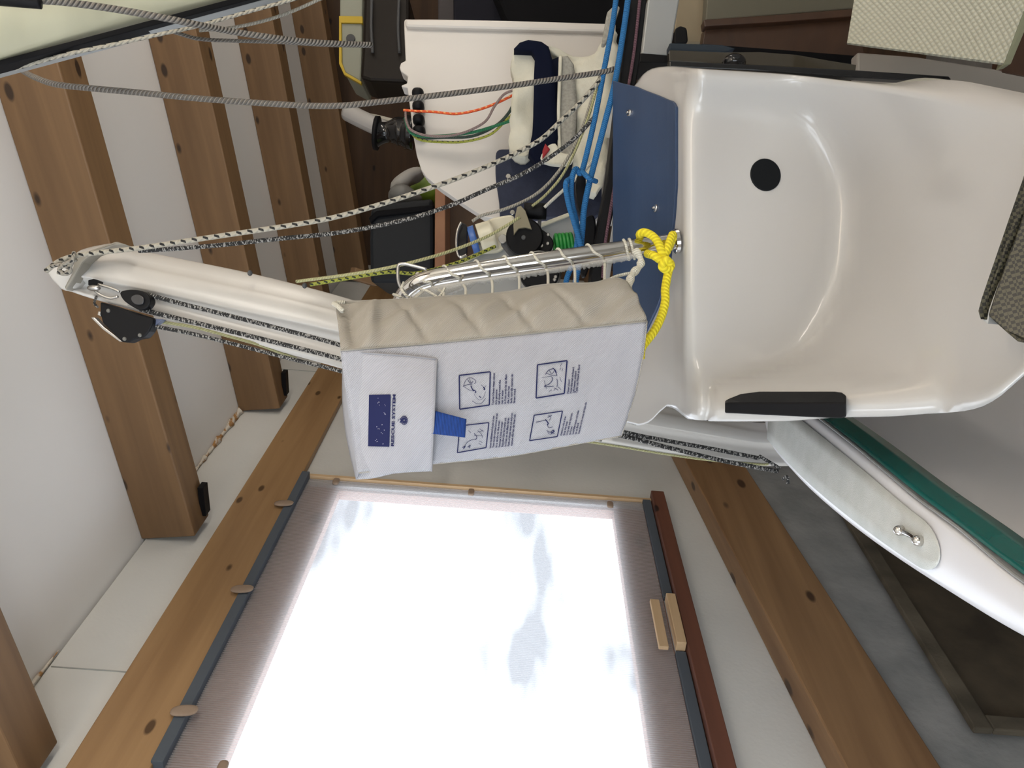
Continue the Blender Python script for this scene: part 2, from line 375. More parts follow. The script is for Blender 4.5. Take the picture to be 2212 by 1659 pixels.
# dimpled tread and woven carbon
def dimples(name, c, scale, strength, rough, contrast=0.0):
    m = mat(name, c, rough); N, L, b = nodes(m); t = N.new('ShaderNodeTexCoord'); v = N.new('ShaderNodeTexVoronoi'); v.inputs['Randomness'].default_value = 0; v.inputs['Scale'].default_value = scale
    L.new(t.outputs['UV'], v.inputs['Vector']); bp = N.new('ShaderNodeBump'); bp.inputs['Strength'].default_value = strength; bp.inputs['Distance'].default_value = .004
    L.new(v.outputs['Distance'], bp.inputs['Height']); L.new(bp.outputs[0], b.inputs['Normal'])
    r = N.new('ShaderNodeMix'); r.data_type = 'RGBA'; r.inputs[6].default_value = (*c, 1); r.inputs[7].default_value = (*[x * (1 - contrast) for x in c], 1)
    L.new(v.outputs['Distance'], r.inputs[0]); L.new(r.outputs[2], b.inputs['Base Color']); return m
M['tread'] = dimples('dimpled tread', (.56, .54, .42), 1, 1.0, .4, .45)
m = mat('woven carbon', (.03, .03, .025), .32); N, L, b = nodes(m); t = N.new('ShaderNodeTexCoord'); ck = N.new('ShaderNodeTexChecker'); ck.inputs['Scale'].default_value = 330
mpp = N.new('ShaderNodeMapping'); mpp.inputs['Rotation'].default_value = (.2, .3, .8); L.new(t.outputs['Object'], mpp.inputs[0]); L.new(mpp.outputs[0], ck.inputs[0])
ck.inputs[1].default_value = (.060, .055, .034, 1); ck.inputs[2].default_value = (.010, .010, .008, 1); L.new(ck.outputs[0], b.inputs['Base Color']); M['carbon'] = m
# frosty plastic sleeve
M['sleeve'] = mat('cloudy plastic film', (.55, .53, .48), .25, alpha=.40)

# ================================================================== THE ROOM
XW, YF, YB, XR, ZF = -1.5, -1.6, 5.0, 2.6, -2.2
TP = math.tan(math.radians(8.5)); ZC = 1.075
def zc(x): return ZC + TP * (x - XW)
def boxw(name, lo, hi, mt, parent=None, bev=0, smooth=False):
    V = [(x, y, z) for x in (lo[0], hi[0]) for y in (lo[1], hi[1]) for z in (lo[2], hi[2])]
    Fc = [(0, 1, 3, 2), (4, 6, 7, 5), (0, 4, 5, 1), (2, 3, 7, 6), (0, 2, 6, 4), (1, 5, 7, 3)]
    return link(name, V, Fc, mt, parent, smooth, mods=[BEV(bev)] if bev else [])
def struct(o): o['kind'] = 'structure'; return o
# window_1 hole: y .98..2.38, z -.49..0.69 ; window_2 (behind the viewer): y -1.1..0.4
def wall_with_holes(name, x0, x1, holes, z0, z1, y0, y1, mt):
    ys = sorted({y0, y1, *[h[0] for h in holes], *[h[1] for h in holes]}); zs = sorted({z0, z1, *[h[2] for h in holes], *[h[3] for h in holes]})
    V, Fc = [], []
    for i in range(len(ys) - 1):
        for j in range(len(zs) - 1):
            cy_, cz_ = (ys[i] + ys[i + 1]) / 2, (zs[j] + zs[j + 1]) / 2
            if any(h[0] < cy_ < h[1] and h[2] < cz_ < h[3] for h in holes): continue
            b_ = len(V); V += [(x, y, z) for x in (x0, x1) for y in (ys[i], ys[i + 1]) for z in (zs[j], zs[j + 1])]
            Fc += [tuple(b_ + k for k in f) for f in ((0, 1, 3, 2), (4, 6, 7, 5), (0, 4, 5, 1), (2, 3, 7, 6), (0, 2, 6, 4), (1, 5, 7, 3))]
    o = link(name, V, Fc, mt, None, False)
    bm = bmesh.new(); bm.from_mesh(o.data); bmesh.ops.remove_doubles(bm, verts=bm.verts, dist=1e-5)
    seen = {}
    for f in list(bm.faces):
        k = tuple(sorted(v.index for v in f.verts))
        if k in seen: bmesh.ops.delete(bm, geom=[f, seen[k]], context='FACES_ONLY')
        else: seen[k] = f
    bmesh.ops.recalc_face_normals(bm, faces=bm.faces); bm.to_mesh(o.data); bm.free()
    return o
WIN = (.95, 2.37, -.485, .675)
struct(wall_with_holes('wall_left', XW - .05, XW, [WIN, (-1.15, .40, -.5, .69)], -.80, ZC - .01, YF, YB, M['wall']))
struct(boxw('wall_back', (XW - .16, YB, ZF), (XR, YB + .1, 2.2), M['dkwood']))
struct(boxw('wall_right', (XR, YF, ZF), (XR + .1, YB, 2.2), M['wall']))
for lo_, hi_ in (((XW - .16, YF - .1, ZF), (-1.0, YF, 2.2)), ((.6, YF - .1, ZF), (XR, YF, 2.2)), ((-1.0, YF - .1, .9), (.6, YF, 2.2)), ((-1.0, YF - .1, ZF), (.6, YF, -1.1))):
    struct(boxw('wall_front', lo_, hi_, M['wall']))
struct(boxw('floor', (XW - .3, YF, ZF - .1), (XR, YB, ZF), M['floor']))
V = [(x, y, z_) for x in (XW - .16, XR + .1) for y in (YF - .1, YB + .1) for z_ in (zc(x), zc(x) + .08)]
struct(link('ceiling', V, [(0, 1, 3, 2), (4, 6, 7, 5), (0, 4, 5, 1), (2, 3, 7, 6), (0, 2, 6, 4), (1, 5, 7, 3)], M['ceil'], smooth=False))
# joints in the wall lining, as thin recessed-looking battens of filler
seams = []
for yy in (1.47, 3.3):
    seams.append([(XW + .001, yy, .87), (XW + .001, yy, 1.06)])
seams.append([(XW + .001, 3.05, -.6), (XW + .001, 3.02, .6)])
o = tubes('trim_1', [[Vector(a), Vector(b_)] for a, b_ in seams], .0016, mat('joint filler', (.36, .37, .35), .9)); struct(o)
# foundation wall below the lower beam
o = struct(boxw('wall_foundation', (XW - .16, YF, ZF), (XW + .055, YB, -.84), M['conc']))
# foam remains along the wall/ceiling joint
def foam(name, y0, y1, seed, label):
    V, Fc = [], []; random.seed(seed); n = 26
    for i in range(n + 1):
        y = y0 + (y1 - y0) * i / n; d = .012 + .022 * abs(noise.noise(Vector((y * 22, seed, 0)))) ; d *= .25 + .75 * (1 - i / n)
        z = zc(XW) - .003
        V += [(XW + .001, y, z), (XW + d * 1.5, y, z + TP * d * 1.5 - .004), (XW + .004, y, z - d)]
    for i in range(n):
        a = i * 3; Fc += [(a, a + 1, a + 4, a + 3), (a + 1, a + 2, a + 5, a + 4), (a + 2, a, a + 3, a + 5)]
    o = link(name, V, Fc, varied('foam filler', (.42, .22, .08), (.70, .64, .55), .9, 30, 4, .6, 80, lo=.45, hi=.52)); struct(o)
foam('trim_2', 2.85, 2.15, 3, ''); foam('trim_3', 1.35, 1.52, 5, '')
# rafters
RH, RW = .165, .115
for i, y in enumerate((1.12, 1.99, 2.86, 3.72, 4.62)):
    yc = y + RW / 2; xa, xb = XW + .003, XR - .003
    n_ = Vector((-math.sin(math.radians(8.5)), 0, math.cos(math.radians(8.5))))
    hh = RH; off = n_ * (-hh / 2 - .001)
    lab = ['pine rafter cut off at the photo corner above the window, nearest rafter',
           'wide pine rafter passing behind the tip of the raised white rudder',
           'pine rafter just beyond the one behind the rudder tip',
           'pine rafter next to last before the dark plank wall',
           'farthest brown pine rafter, against the dark plank wall'][i]
    e = empty('rafter', (xa + .05, yc, zc(xa) - RH), lab, 'rafter', 'pine rafters under the white ceiling')
    b0 = obox('timber', Vector((xa, yc, zc(xa))) + off, Vector((xb, yc, zc(xb))) + off, RW, hh, M['rafter'], e, up=n_, bev=.004)
    if i in (1, 2):
        q = Vector((XW + .10, y + RW - .002, ZC - RH + .03))
        prism_pts = None
        boxw('steel_bracket', (XW + .05, y + RW - .04, ZC - RH - .006), (XW + .15, y + RW - .004, ZC - RH + .012), M['black'], e, .001)
# plate beam over the window and lower beam under it
def beam_slanted(name, zf, zn, x0, x1, h_f, h_n, mt, label):
    """far end at y=YB, near end at y=YF; top heights zf, zn; local frame along the wall"""
    cy_ = (YB + YF) / 2; ln = (YB - YF) / 2 - .004
    me = bpy.data.meshes.new(name); V = []
    for sx, zt, h in ((-1, zn, h_n), (1, zf, h_f)):
        for yl in ((x0), (x1)):
            for z in (zt - h, zt): V.append((sx * ln, -yl, z))
    me.from_pydata(V, [], [(0, 1, 3, 2), (4, 6, 7, 5), (0, 4, 5, 1), (2, 3, 7, 6), (0, 2, 6, 4), (1, 5, 7, 3)])
    bm = bmesh.new(); bm.from_mesh(me); bmesh.ops.recalc_face_normals(bm, faces=bm.faces); bm.to_mesh(me); bm.free()
    me.materials.append(mt); o = bpy.data.objects.new(name, me); COL.objects.link(o); o.location = (0, cy_, 0); o.rotation_euler = (0, 0, math.pi / 2)
    md = o.modifiers.new('BEVEL', 'BEVEL'); md.width = .004; md.segments = 2
    return tag(o, label, 'beam')
beam_slanted('wall_beam', .865, .865, XW + .001, XW + .028, .168, .172, M['plate'], 'light brown pine beam along the wall directly above the bright window')
s_ = .14 / 1.41
beam_slanted('wall_beam', -.631 + s_ * (YB - 2.75), -.631 - s_ * (2.75 - YF), XW + .001, XW + .08, .215 + .0 * s_, .215, M['beam'], 'knotty brown pine beam on the wall below the window, resting on the concrete')
# ---- window
w1 = empty('window_1', (XW, 1.67, -.485), None, None); w1['kind'] = 'structure'
# wooden surround seen through the sheet
y0, y1, z0, z1 = WIN
XS0, XS1 = XW - .048, XW - .010
zt_ = onX(725, 1055, XS0).z; zb_ = onX(1326, 1100, XS0).z; zt2 = onX(545, 1600, XS0).z; zb2 = onX(1380, 1600, XS0).z
zt_ = (zt_ + zt2) / 2; zb_ = (zb_ + zb2) / 2
for nm, lo, hi in (('surround', (XS0, y0, zt_), (XS1, y1, z1)), ('surround', (XS0, y0, z0), (XS1, y1, zb_)), ('surround', (XS0, y1 - .012, zb_), (XS1, y1, zt_)), ('surround', (XS0, y0, zb_), (XS1, y0 + .05, zt_))):
    a, b_ = Vector(lo), Vector(hi)
    if (hi[1] - lo[1]) > .2: obox(nm, ((lo[0] + hi[0]) / 2, lo[1], (lo[2] + hi[2]) / 2), ((lo[0] + hi[0]) / 2, hi[1], (lo[2] + hi[2]) / 2), hi[0] - lo[0], hi[2] - lo[2], M['wframe'], w1, bev=.002)
    else: obox(nm, ((lo[0] + hi[0]) / 2, (lo[1] + hi[1]) / 2, lo[2]), ((lo[0] + hi[0]) / 2, (lo[1] + hi[1]) / 2, hi[2]), hi[0] - lo[0], hi[1] - lo[1], M['wframe'], w1, up=(0, 1, 0), bev=.002)
boxw('pane', (XW + .004, .93, -.475), (XW + .012, 2.385, .690), M['pane'], w1)
boxw('foam_strip', (XW + .004, 1.20, .672), (XW + .034, 2.395, .698), M['strip'], w1, .001)
boxw('foam_strip', (XW + .004, 1.88, -.505), (XW + .020, 2.395, -.478), M['strip'], w1, .001)
boxw('foam_strip', (XW + .004, .93, -.505), (XW + .020, 1.66, -.478), M['strip'], w1, .001)
obox('edge_batten', (XW + .010, 2.400, .70), (XW + .010, 2.400, -.51), .018, .014, M['batten'], w1, up=(0, 1, 0), bev=.001)
obox('sill_board', (XW + .018, .90, -.530), (XW + .018, 2.425, -.530), .045, .045, M['sill'], w1)
for yy in (1.745,): 
    obox('wooden_block', (XW + .03, 1.665, -.492), (XW + .03, 1.865, -.492), .03, .026, M['batten'], w1, bev=.002)
obox('wooden_block', (XW + .03, 1.655, -.445), (XW + .03, 1.845, -.445), .012, .026, M['batten'], w1, bev=.002)
for (px, py) in ((613, 1087), (523, 1272), (398, 1535)):
    p = onX(px, py, XW + .04)
    o = blob('turn_clip', p, (Vector((0, .016, .0)), Vector((0, -.004, .030)), Vector((.005, 0, 0))), M['clip'], w1, power=.8)
for (px, py) in ((726, 1040), (1018, 1063), (1318, 1090), (480, 1659)):
    p = onX(px, py, XW + .022)
    o = blob('turn_clip', p, (Vector((0, .018, .0)), Vector((0, 0, .011)), Vector((.006, 0, 0))), M['clip'], w1, power=.6)
# window_2 behind the viewer
w2 = empty('window_2', (XW, -.37, -.5), None, None); w2['kind'] = 'structure'
for lo, hi in (((XW - .10, -1.15, -.5), (XW - .04, -1.09, .69)), ((XW - .10, .34, -.5), (XW - .04, .40, .69)), ((XW - .10, -1.09, -.5), (XW - .04, .34, -.44)), ((XW - .10, -1.09, .63), (XW - .04, .34, .69))):
    boxw('window_frame', lo, hi, M['wframe'], w2)
# dark framed board standing against the foundation
e = empty('weathered_board', (XW + .08, 2.2, ZF), 'dark brown weathered board with raised rim standing against the concrete foundation', 'board')
boxw('board_face', (XW + .058, 1.44, ZF + .002), (XW + .072, 3.4, -1.135), varied('dirty board', (.040, .030, .018), (.085, .065, .040), .85, 6, 6, .3, 60), e)
for lo, hi in (((XW + .072, 1.40, -1.16), (XW + .090, 3.4, -1.115)), ((XW + .072, 1.40, ZF + .002), (XW + .090, 1.445, -1.16))):
    boxw('rim', lo, hi, varied('dirty rim', (.055, .045, .030), (.12, .10, .07), .85, 8, 6, .3, 60), e, .004)

# ================================================================== THE BOAT STERN
boat = empty('sailboat', cam2w(.2, 1.2, -2.2), 'white sailboat stern with round black plug, scooped boarding step and blue deck pads', 'sailboat')
def interp(tab, x):
    if x <= tab[0][0]: return tab[0][1]
    for (a, b_), (c_, d_) in zip(tab, tab[1:]):
        if x <= c_: t_ = (x - a) / (c_ - a); t_ = t_ * 1.0; return b_ + (d_ - b_) * t_
    return tab[-1][1]
def hermite(tab, x):
    xs = [t[0] for t in tab]
    if x <= xs[0]: return tab[0][1]
    if x >= xs[-1]: return tab[-1][1]
    for i in range(len(tab) - 1):
        if x <= xs[i + 1]:
            def sl(j):
                if j == 0 or j == len(tab) - 1: return 0 if False else (tab[min(j + 1, len(tab) - 1)][1] - tab[max(j - 1, 0)][1]) / (xs[min(j + 1, len(tab) - 1)] - xs[max(j - 1, 0)])
                a = (tab[j][1] - tab[j - 1][1]) / (xs[j] - xs[j - 1]); b_ = (tab[j + 1][1] - tab[j][1]) / (xs[j + 1] - xs[j])
                return 0 if a * b_ <= 0 else 2 * a * b_ / (a + b_)
            h = xs[i + 1] - xs[i]; t_ = (x - xs[i]) / h; m0, m1 = sl(i) * h, sl(i + 1) * h
            return (2 * t_ ** 3 - 3 * t_ ** 2 + 1) * tab[i][1] + (t_ ** 3 - 2 * t_ ** 2 + t_) * m0 + (-2 * t_ ** 3 + 3 * t_ ** 2) * tab[i + 1][1] + (t_ ** 3 - t_ ** 2) * m1
yR = [(1325, 200), (1372, 200), (1382, 175), (1398, 157), (1420, 148), (1450, 146), (1500, 150), (1700, 163), (1850, 180), (2000, 205), (2212, 255), (2420, 310)]
yL = [(1325, 905), (1350, 905), (1375, 914), (1400, 908), (1425, 885), (1441, 871), (1462, 868), (1500, 880), (1566, 884), (1700, 882), (1828, 872), (1950, 868), (2020, 862), (2090, 856), (2132, 846), (2170, 826), (2212, 790), (2300, 710), (2420, 600)]
faceD = [(1325, 1.33), (1400, 1.225), (1462, 1.135), (1472, 1.116), (1484, 1.104), (1500, 1.099), (1516, 1.1005), (1532, 1.103), (1560, 1.109), (1620, 1.119), (1700, 1.129), (1900, 1.16), (2500, 1.25)]
def smin(a, b_, k):
    h = max(k - abs(a - b_), 0) / k; return min(a, b_) - h * h * k * .25
GR = [(-.08, .30), (.0, .26), (.02, .215), (.031, .17), (.045, .112), (.069, .066), (.114, .033), (.154, .014), (.22, 0), (.5, 0)]
def hullD(x, y):
    d0 = hermite(faceD, x)
    # recess softens towards the two side walls of the scoop
    yr, yl = hermite(yR, x), hermite(yL, x)
    if x > 1474:
        tt = min(1, (x - 1474) / 40)
        e1 = math.exp(-((y - yr) / 60.0) ** 2); d0 -= .045 * e1 * tt
        e2 = math.exp(-((yl - y) / 75.0) ** 2); d0 -= .050 * e2 * tt
        # broad bulge of the inner column
        d0 -= .012 * math.cos(min(1, abs((y - 520) / 380)) * math.pi / 2)
    v = ray(x, y); uz = v.dot(U); ur = v.dot(R)
    if uz > -.25: return d0
    def under(D):
        g = hermite(GR, ur * D) * max(.06, min(1, (D - .80) / .32)) + .05 * max(0, (ur * D - .27) / .12) ** 2
        return uz * D - (-.452 + g)
    a, n_ = .35, 50; D = 1.6
    for i_ in range(1, n_ + 1):
        b_ = .35 + 1.2 * i_ / n_
        if under(b_) < 0:
            for _ in range(14):
                m_ = (a + b_) / 2
                if under(m_) < 0: b_ = m_
                else: a = m_
            D = (a + b_) / 2; break
        a = b_
    D = max(D, d0 - .12) if x < 1700 else D
    return smin(d0, D, .05)
xs = [1325, 1340, 1360, 1380, 1390, 1400, 1410, 1425, 1441, 1452, 1462, 1468, 1474, 1480, 1486, 1493, 1500, 1506, 1512, 1519, 1526, 1535, 1545, 1560] + list(range(1580, 2430, 20))
rows = []
for x in xs:
    a, b_ = hermite(yR, x), hermite(yL, x); n = 54; row = []
    pr = W(x, a, hullD(x, a)); pl = W(x, b_, hullD(x, b_))
    k = min(1, max(0, (x - 1325) / 150))
    # starboard rim and outer side
    kx = max(0, min(1, (x - 1800) / 350)); kx = kx * kx * (3 - 2 * kx)
    row += [pr + F * .40 + R * (.05 + .055 * kx) - U * .03, pr + F * (.2 - .06 * kx) + R * (.035 + .05 * kx) - U * .01, pr + F * (.05 - .01 * kx) + R * (.014 + .028 * kx), pr + F * (.008 + .002 * kx) + R * (.005 + .008 * kx), pr]
    for j in range(1, n):
        t_ = j / n; y = a + (b_ - a) * t_; row.append(W(x, y, hullD(x, y)))
    ext = .012 * min(1, max(0, (x - 1440) / 60)) + .003
    row += [pl, pl - R * .004 + F * .001, pl - R * ext + F * .010, pl - R * (ext + .002) + F * .03, pl - R * (ext - .004) + F * .06 - U * .002, pl - R * (ext - .02) + F * .10 - U * .004]
    rows.append(row)
grid('stern_moulding', rows, M['gel'], boat)
rows = []
for D, w_ in ((1.30, .9), (1.7, 1), (2.3, 1.05), (3.0, .9), (3.6, .55)):
    c_ = .24; rows.append([cam2w(c_ + math.cos(t_) * .21 * w_, D, -.95 + (-1.2 if abs(math.sin(t_)) < 0 else 0) - 1.2 * max(0, -math.sin(t_)) ** .8) for t_ in [math.pi * k / 12 for k in range(-12, 1)]])
rows = [[Vector((p.x, p.y, max(p.z, ZF + .003))) for p in r_] + [r_[0]] for r_ in rows]
grid('hull_body', rows, M['gelm'], boat)
# round black plug
def nrm_at(x, y):
    p = W(x, y, hullD(x, y)); a = W(x + 6, y, hullD(x + 6, y)) - p; b_ = W(x, y + 6, hullD(x, y + 6)) - p
    n_ = a.cross(b_).normalized(); return p, (n_ if n_.dot(-p) > 0 else -n_)
p, n_ = nrm_at(1653, 378); tag(disc('drain_plug', p - n_ * .001, n_, 35 / FPX * p.length * .93, .0035, M['hole'], boat, 40), 'round black plug')
# blue deck pad with darker thick edge
def lay(name, outline, lift, th, mt, parent, bev=.001, inset=0):
    pts = []
    for x, y in outline:
        p, n_ = nrm_at(x, y); pts.append((p + n_ * (lift + th), p + n_ * lift - n_ * .004))
    n = len(pts); V = [a for a, _ in pts] + [b_ for _, b_ in pts]
    Fc = [tuple(range(n))] + [(i, (i + 1) % n, n + (i + 1) % n, n + i) for i in range(n)] + [tuple(range(2 * n - 1, n - 1, -1))]
    o = link(name, V, Fc, mt, parent, False); bm = bmesh.new(); bm.from_mesh(o.data); bmesh.ops.triangulate(bm, faces=[f for f in bm.faces if len(f.verts) > 4]); bm.to_mesh(o.data); bm.free(); return o
def deck_pt(x, y, lift):
    p = W(x, y, hermite(faceD, x)); return p + U * lift - F * lift * .5
def deckpad(name, outline, mt, lift=.004, parent=boat):
    # strips across x so that the pad follows the deck
    V, Fc = [], []; xs_ = outline
    for x, ya, yb in xs_:
        V += [deck_pt(x, ya, lift), deck_pt(x, yb, lift), deck_pt(x, yb, -.003), deck_pt(x, ya, -.003)]
    for i in range(len(xs_) - 1):
        a = i * 4; b_ = a + 4
        for k in range(4): Fc.append((a + k, a + (k + 1) % 4, b_ + (k + 1) % 4, b_ + k))
    Fc += [(0, 1, 2, 3), tuple(len(V) - 4 + k for k in (3, 2, 1, 0))]
    return link(name, V, Fc, mt, parent, False, mods=[BEV(.0015)])
pad = deckpad('deck_pad', [(1328, 175, 850), (1345, 180, 800), (1379, 188, 752), (1392, 194, 730), (1424, 206, 664), (1447, 216, 595), (1456, 219, 508), (1460, 223, 470), (1465, 232, 400)], M['bluepad'])
tag(pad, 'blue foam deck pad')
for px, py in ((1366, 246), (1423, 451)):
    p = deck_pt(px, py, .004); disc('pad_bolt', p, U - F * .3, .006, .003, M['steel'], pad, 12)
    blob('pad_stud', p + U * .004, (R * .002, F * .007, U * .003), M['steel'], pad, 8, 6)
# black fender pad wrapped over the port edge
bl = [(1566, 862), (1590, 852), (1630, 846), (1822, 846), (1831, 856), (1828, 868), (1818, 873), (1818, 903), (1690, 898), (1566, 892)]
def fender():
    V, Fc = [], []
    sec = []
    for x in [1566, 1575, 1600, 1640, 1700, 1760, 1805, 1818, 1828]:
        top = interp([(1566, 866), (1590, 853), (1630, 846), (1810, 846), (1822, 849), (1831, 858)], x); mid = 872 + 0 * x; bot = interp([(1566, 892), (1690, 898), (1818, 904), (1828, 900)], x)
        D1 = hullD(x, hermite(yL, x)) - .006
        a = W(x, top, hullD(x, top) - .004); a2 = W(x, top, hullD(x, top) + .006)
        b_ = W(x, mid - 2, D1 - .008); b2 = W(x, mid + 2, D1 - .008); c_ = W(x, bot, D1 - .006); d_ = W(x, bot, D1 + .05)
        sec.append([a2, a, b_, b2, c_, d_])
    for r_ in sec: V += r_
    m_ = 6
    for i in range(len(sec) - 1):
        for k in range(m_): a = i * m_ + k; b_ = i * m_ + (k + 1) % m_; Fc.append((a, b_, b_ + m_, a + m_))
    Fc += [tuple(range(m_)), tuple(len(V) - 1 - k for k in range(m_))]
    return link('edge_fender', V, Fc, M['black'], boat, False, mods=[BEV(.0015)])
tag(fender(), 'black rubber edge guard')
# carbon tread on the step
tr_ = prism('step_tread', [(2133, 682, 0.6929), (2150, 628, 0.6947), (2175, 560, 0.6975), (2212, 454, 0.7022), (2300, 230, 0.7115), (2440, 230, 0.6510), (2420, 820, 0.6138), (2240, 756, 0.6510), (2212, 741, 0.6622), (2196, 738, 0.6677), (2170, 716, 0.6789)], .75, .012, M['carbon'], boat, .0015, dirv=-U)
tag(tr_, 'black woven carbon tread')
prism('tread_upstand', [(2113, 672, 0.6994), (2120, 645, 0.7003), (2180, 470, 0.7049), (2212, 378, 0.7087), (2280, 190, 0.7161), (2296, 196, 0.7142), (2212, 430, 0.7040), (2127, 690, 0.6975), (2118, 690, 0.6975)], .75, .012, M['carbon'], tr_, .001, dirv=-U)
prism('tread_seam', [(2124, 693, 0.6989), (2128, 672, 0.6994), (2212, 436, 0.7059), (2290, 210, 0.7133), (2297, 212, 0.7133), (2217, 445, 0.7040), (2139, 668, 0.6975), (2134, 700, 0.6966)], .75, .013, M['alu'], tr_, .0005, dirv=-U)
# stern rail
rail_pts = [(1458, 521, 1.12), (1380, 533, 1.11), (1250, 552, 1.10), (1100, 573, 1.09), (1000, 588, 1.085), (935, 600, 1.085), (898, 614, 1.09), (872, 640, 1.10), (862, 675, 1.11), (864, 740, 1.13), (880, 900, 1.18)]
rail = pxt('stern_rail', rail_pts, 37, M['steel'], boat, 24, 10); tag(rail, 'polished steel tube rail')
p, _ = W(1458, 521, 1.12), 0; disc('rail_foot', p + (W(1470, 520, 1.122) - p) * .6, W(1440, 523, 1.12) - p, .017, .006, M['steel'], rail, 24)
tubes('wire_bail', [[W(880, 640, 1.07), W(862, 612, 1.07), (W(860, 578, 1.07)), W(868, 570, 1.07), W(895, 575, 1.07), W(922, 582, 1.07)]], .0022, M['steelb'], rail)
# cloudy film wrapped below the tube
rws = []
for i in range(160):
    t_ = i / 159; x = 890 + t_ * 480; yb = interp([(890, 640), (935, 622), (1000, 612), (1100, 598), (1250, 575), (1370, 553)], x)
    j1 = 5 * noise.noise(Vector((x * .05, 0, 0))) + 6 * noise.noise(Vector((x * .2, 3, 0))); dn = 26 if x < 955 else max(7, 26 - (x - 955) * .25)
    rws.append([W(x, yb - 5, 1.075), W(x, yb - 1, 1.073), W(x, yb + dn * .5 + j1 * .5, 1.075), W(x, yb + dn + j1, 1.08)])
grid('cloudy_film', rws, M['sleeve'], rail, mods=[SOL(.0006)])
# cockpit bulkhead, white, with rim ----------------------------------
bh_out = [(876, 41), (950, 43), (1100, 46), (1330, 52), (1330, 480), (1081, 474), (1044, 468), (1000, 440), (953, 408), (921, 383), (910, 367), (900, 335), (893, 294), (886, 235), (880, 190), (868, 188), (867, 184), (879, 180), (881, 166), (866, 154), (863, 146), (866, 136), (876, 131), (873, 60), (873, 45)]
bh = prism('bulkhead', bh_out, 1.90, .05, M['panelw'], boat, .006); tag(bh, 'white cockpit bulkhead panel')
prism('bulkhead_rim', [(874, 40), (930, 40), (1100, 43), (1325, 50), (1325, 70), (1100, 64), (930, 60), (876, 58)], 1.885, .03, M['panelw'], bh, .006)
for cy_, sx in ((203, 13), (231, 13), (260, 13), (284, 14)):
    blob('rubber_plug', W(903 + (cy_ - 204) * .03, cy_, 1.88), (W(903 + sx, 0, 1.88) - W(903, 0, 1.88), W(903, 11.5, 1.88) - W(903, 0, 1.88), F * .02), M['black'], bh, 16, 10, power=.75)
npad = prism('seat_pad', rounded([(1071, 322), (1125, 322), (1240, 345), (1300, 380), (1300, 470), (1170, 468), (1080, 476), (1078, 430), (1070, 380)]), 1.84, .05, M['navy'], boat, .003); tag(npad, 'navy foam seat pad')
for px, py in ((1098, 381), (1107, 459)): disc('pad_bolt', W(px, py, 1.84), -F, .006, .004, M['steel'], npad, 12)
# traveller beam with strips
trav = prism('traveller_beam', [(1360, -10), (1398, -10), (1383, 124), (1340, 389), (1311, 525), (1300, 610), (1276, 610), (1286, 520), (1312, 389)], 1.36, .06, M['black'], boat, .002); tag(trav, 'black traveller beam across the cockpit')
prism('traveller_lip', [(1383, 180), (1389, 180), (1345, 420), (1316, 610), (1305, 610), (1332, 420)], 1.352, .012, M['alu'], trav, .001)
# light grey cabin corner and black trim beyond the beam
cc = prism('cabin_corner', [(1401, -8), (1469, -8), (1447, 121), (1386, 116)], 1.55, .08, M['alu'], boat, .003); tag(cc, 'pale grey cabin corner post')
prism('corner_seal', [(1384, 114), (1447, 119), (1445, 137), (1381, 134)], 1.54, .09, M['black'], cc, .002)
# smoked hatch glass & black moulding over the starboard rim
hg = prism('hatch_glass', [(1446, 108), (1566, 113), (1640, 112), (1720, 118), (1800, 132), (1850, 140), (1848, 152), (1620, 140), (1446, 132)], 1.42, .02, M['smoke'], boat, .001); tag(hg, 'smoked hatch glass seen edge on')
prism('hatch_seal', [(1446, 131), (1620, 139), (1850, 151), (2050, 164), (2056, 171), (2044, 177), (1850, 167), (1620, 152), (1446, 145)], 1.25, .015, M['blackg'], boat, .002)
blob('hatch_knob', W(1585, 136, 1.36), (W(1611, 136, 1.36) - W(1585, 136, 1.36), W(1585, 117, 1.36) - W(1585, 136, 1.36), F * .02), M['blackg'], boat)
# rudder-side cleat and winch group behind the rail
D0 = 1.42
cl = prism('cleat_plinth', [(975, 575), (1060, 530), (1130, 498), (1228, 461), (1240, 475), (1242, 520), (1190, 600), (1150, 640), (1040, 640), (900, 690), (890, 640)], D0 + .06, .05, M['alu'], boat, .002); tag(cl, 'pale grey cleat plinth')
prism('plinth_edge', [(975, 573), (1060, 528), (1130, 496), (1228, 459), (1231, 466), (1130, 505), (1060, 538), (975, 584), (890, 650), (880, 645)], D0 + .052, .05, M['cream'], cl, .001)
wn = prism('winch_body', rounded([(1032, 488), (1062, 470), (1110, 462), (1118, 505), (1080, 545), (1030, 548)]), D0 + .05, .05, M['cream'], boat, .004); tag(wn, 'cream winch body')
tube('winch_drum', [W(1068, 505, D0 + .04), W(1035, 515, D0 + .04)], .026, M['cream'], wn, 24, 4)
tube('winch_flange', [W(1030, 517, D0 + .04), W(1016, 521, D0 + .04)], .026, mat('blue plastic', (.05, .13, .40), .35), wn, 24, 3)
prism('winch_buckle', rounded([(993, 478), (1010, 486), (1008, 552), (990, 556), (984, 520)]), D0 + .02, .03, M['blackg'], wn, .003)
tubes('buckle_wire', [[W(996, 480, D0), W(988, 500, D0), W(986, 530, D0), W(992, 554, D0), W(1008, 550, D0)]], .002, M['steel'], wn)
ck_ = empty('cam_cleat', W(1130, 512, D0 - .03), 'black ratchet cam cleat with olive lever and green coil behind the rail', 'cleat')
disc('cleat_wheel', W(1133, 516, D0), -F, 40 / FPX * D0, .022, M['black'], ck_, 36, .003)
disc('wheel_hub', W(1131, 513, D0 - .022), -F, .004, .003, M['dgrey'], ck_, 14)
prism('cleat_cheek', smooth_outline([(1100, 500), (1118, 488), (1150, 488), (1175, 498), (1195, 520), (1190, 540), (1165, 552), (1130, 556), (1105, 540)]), D0 - .012, .02, M['black'], ck_, .002)
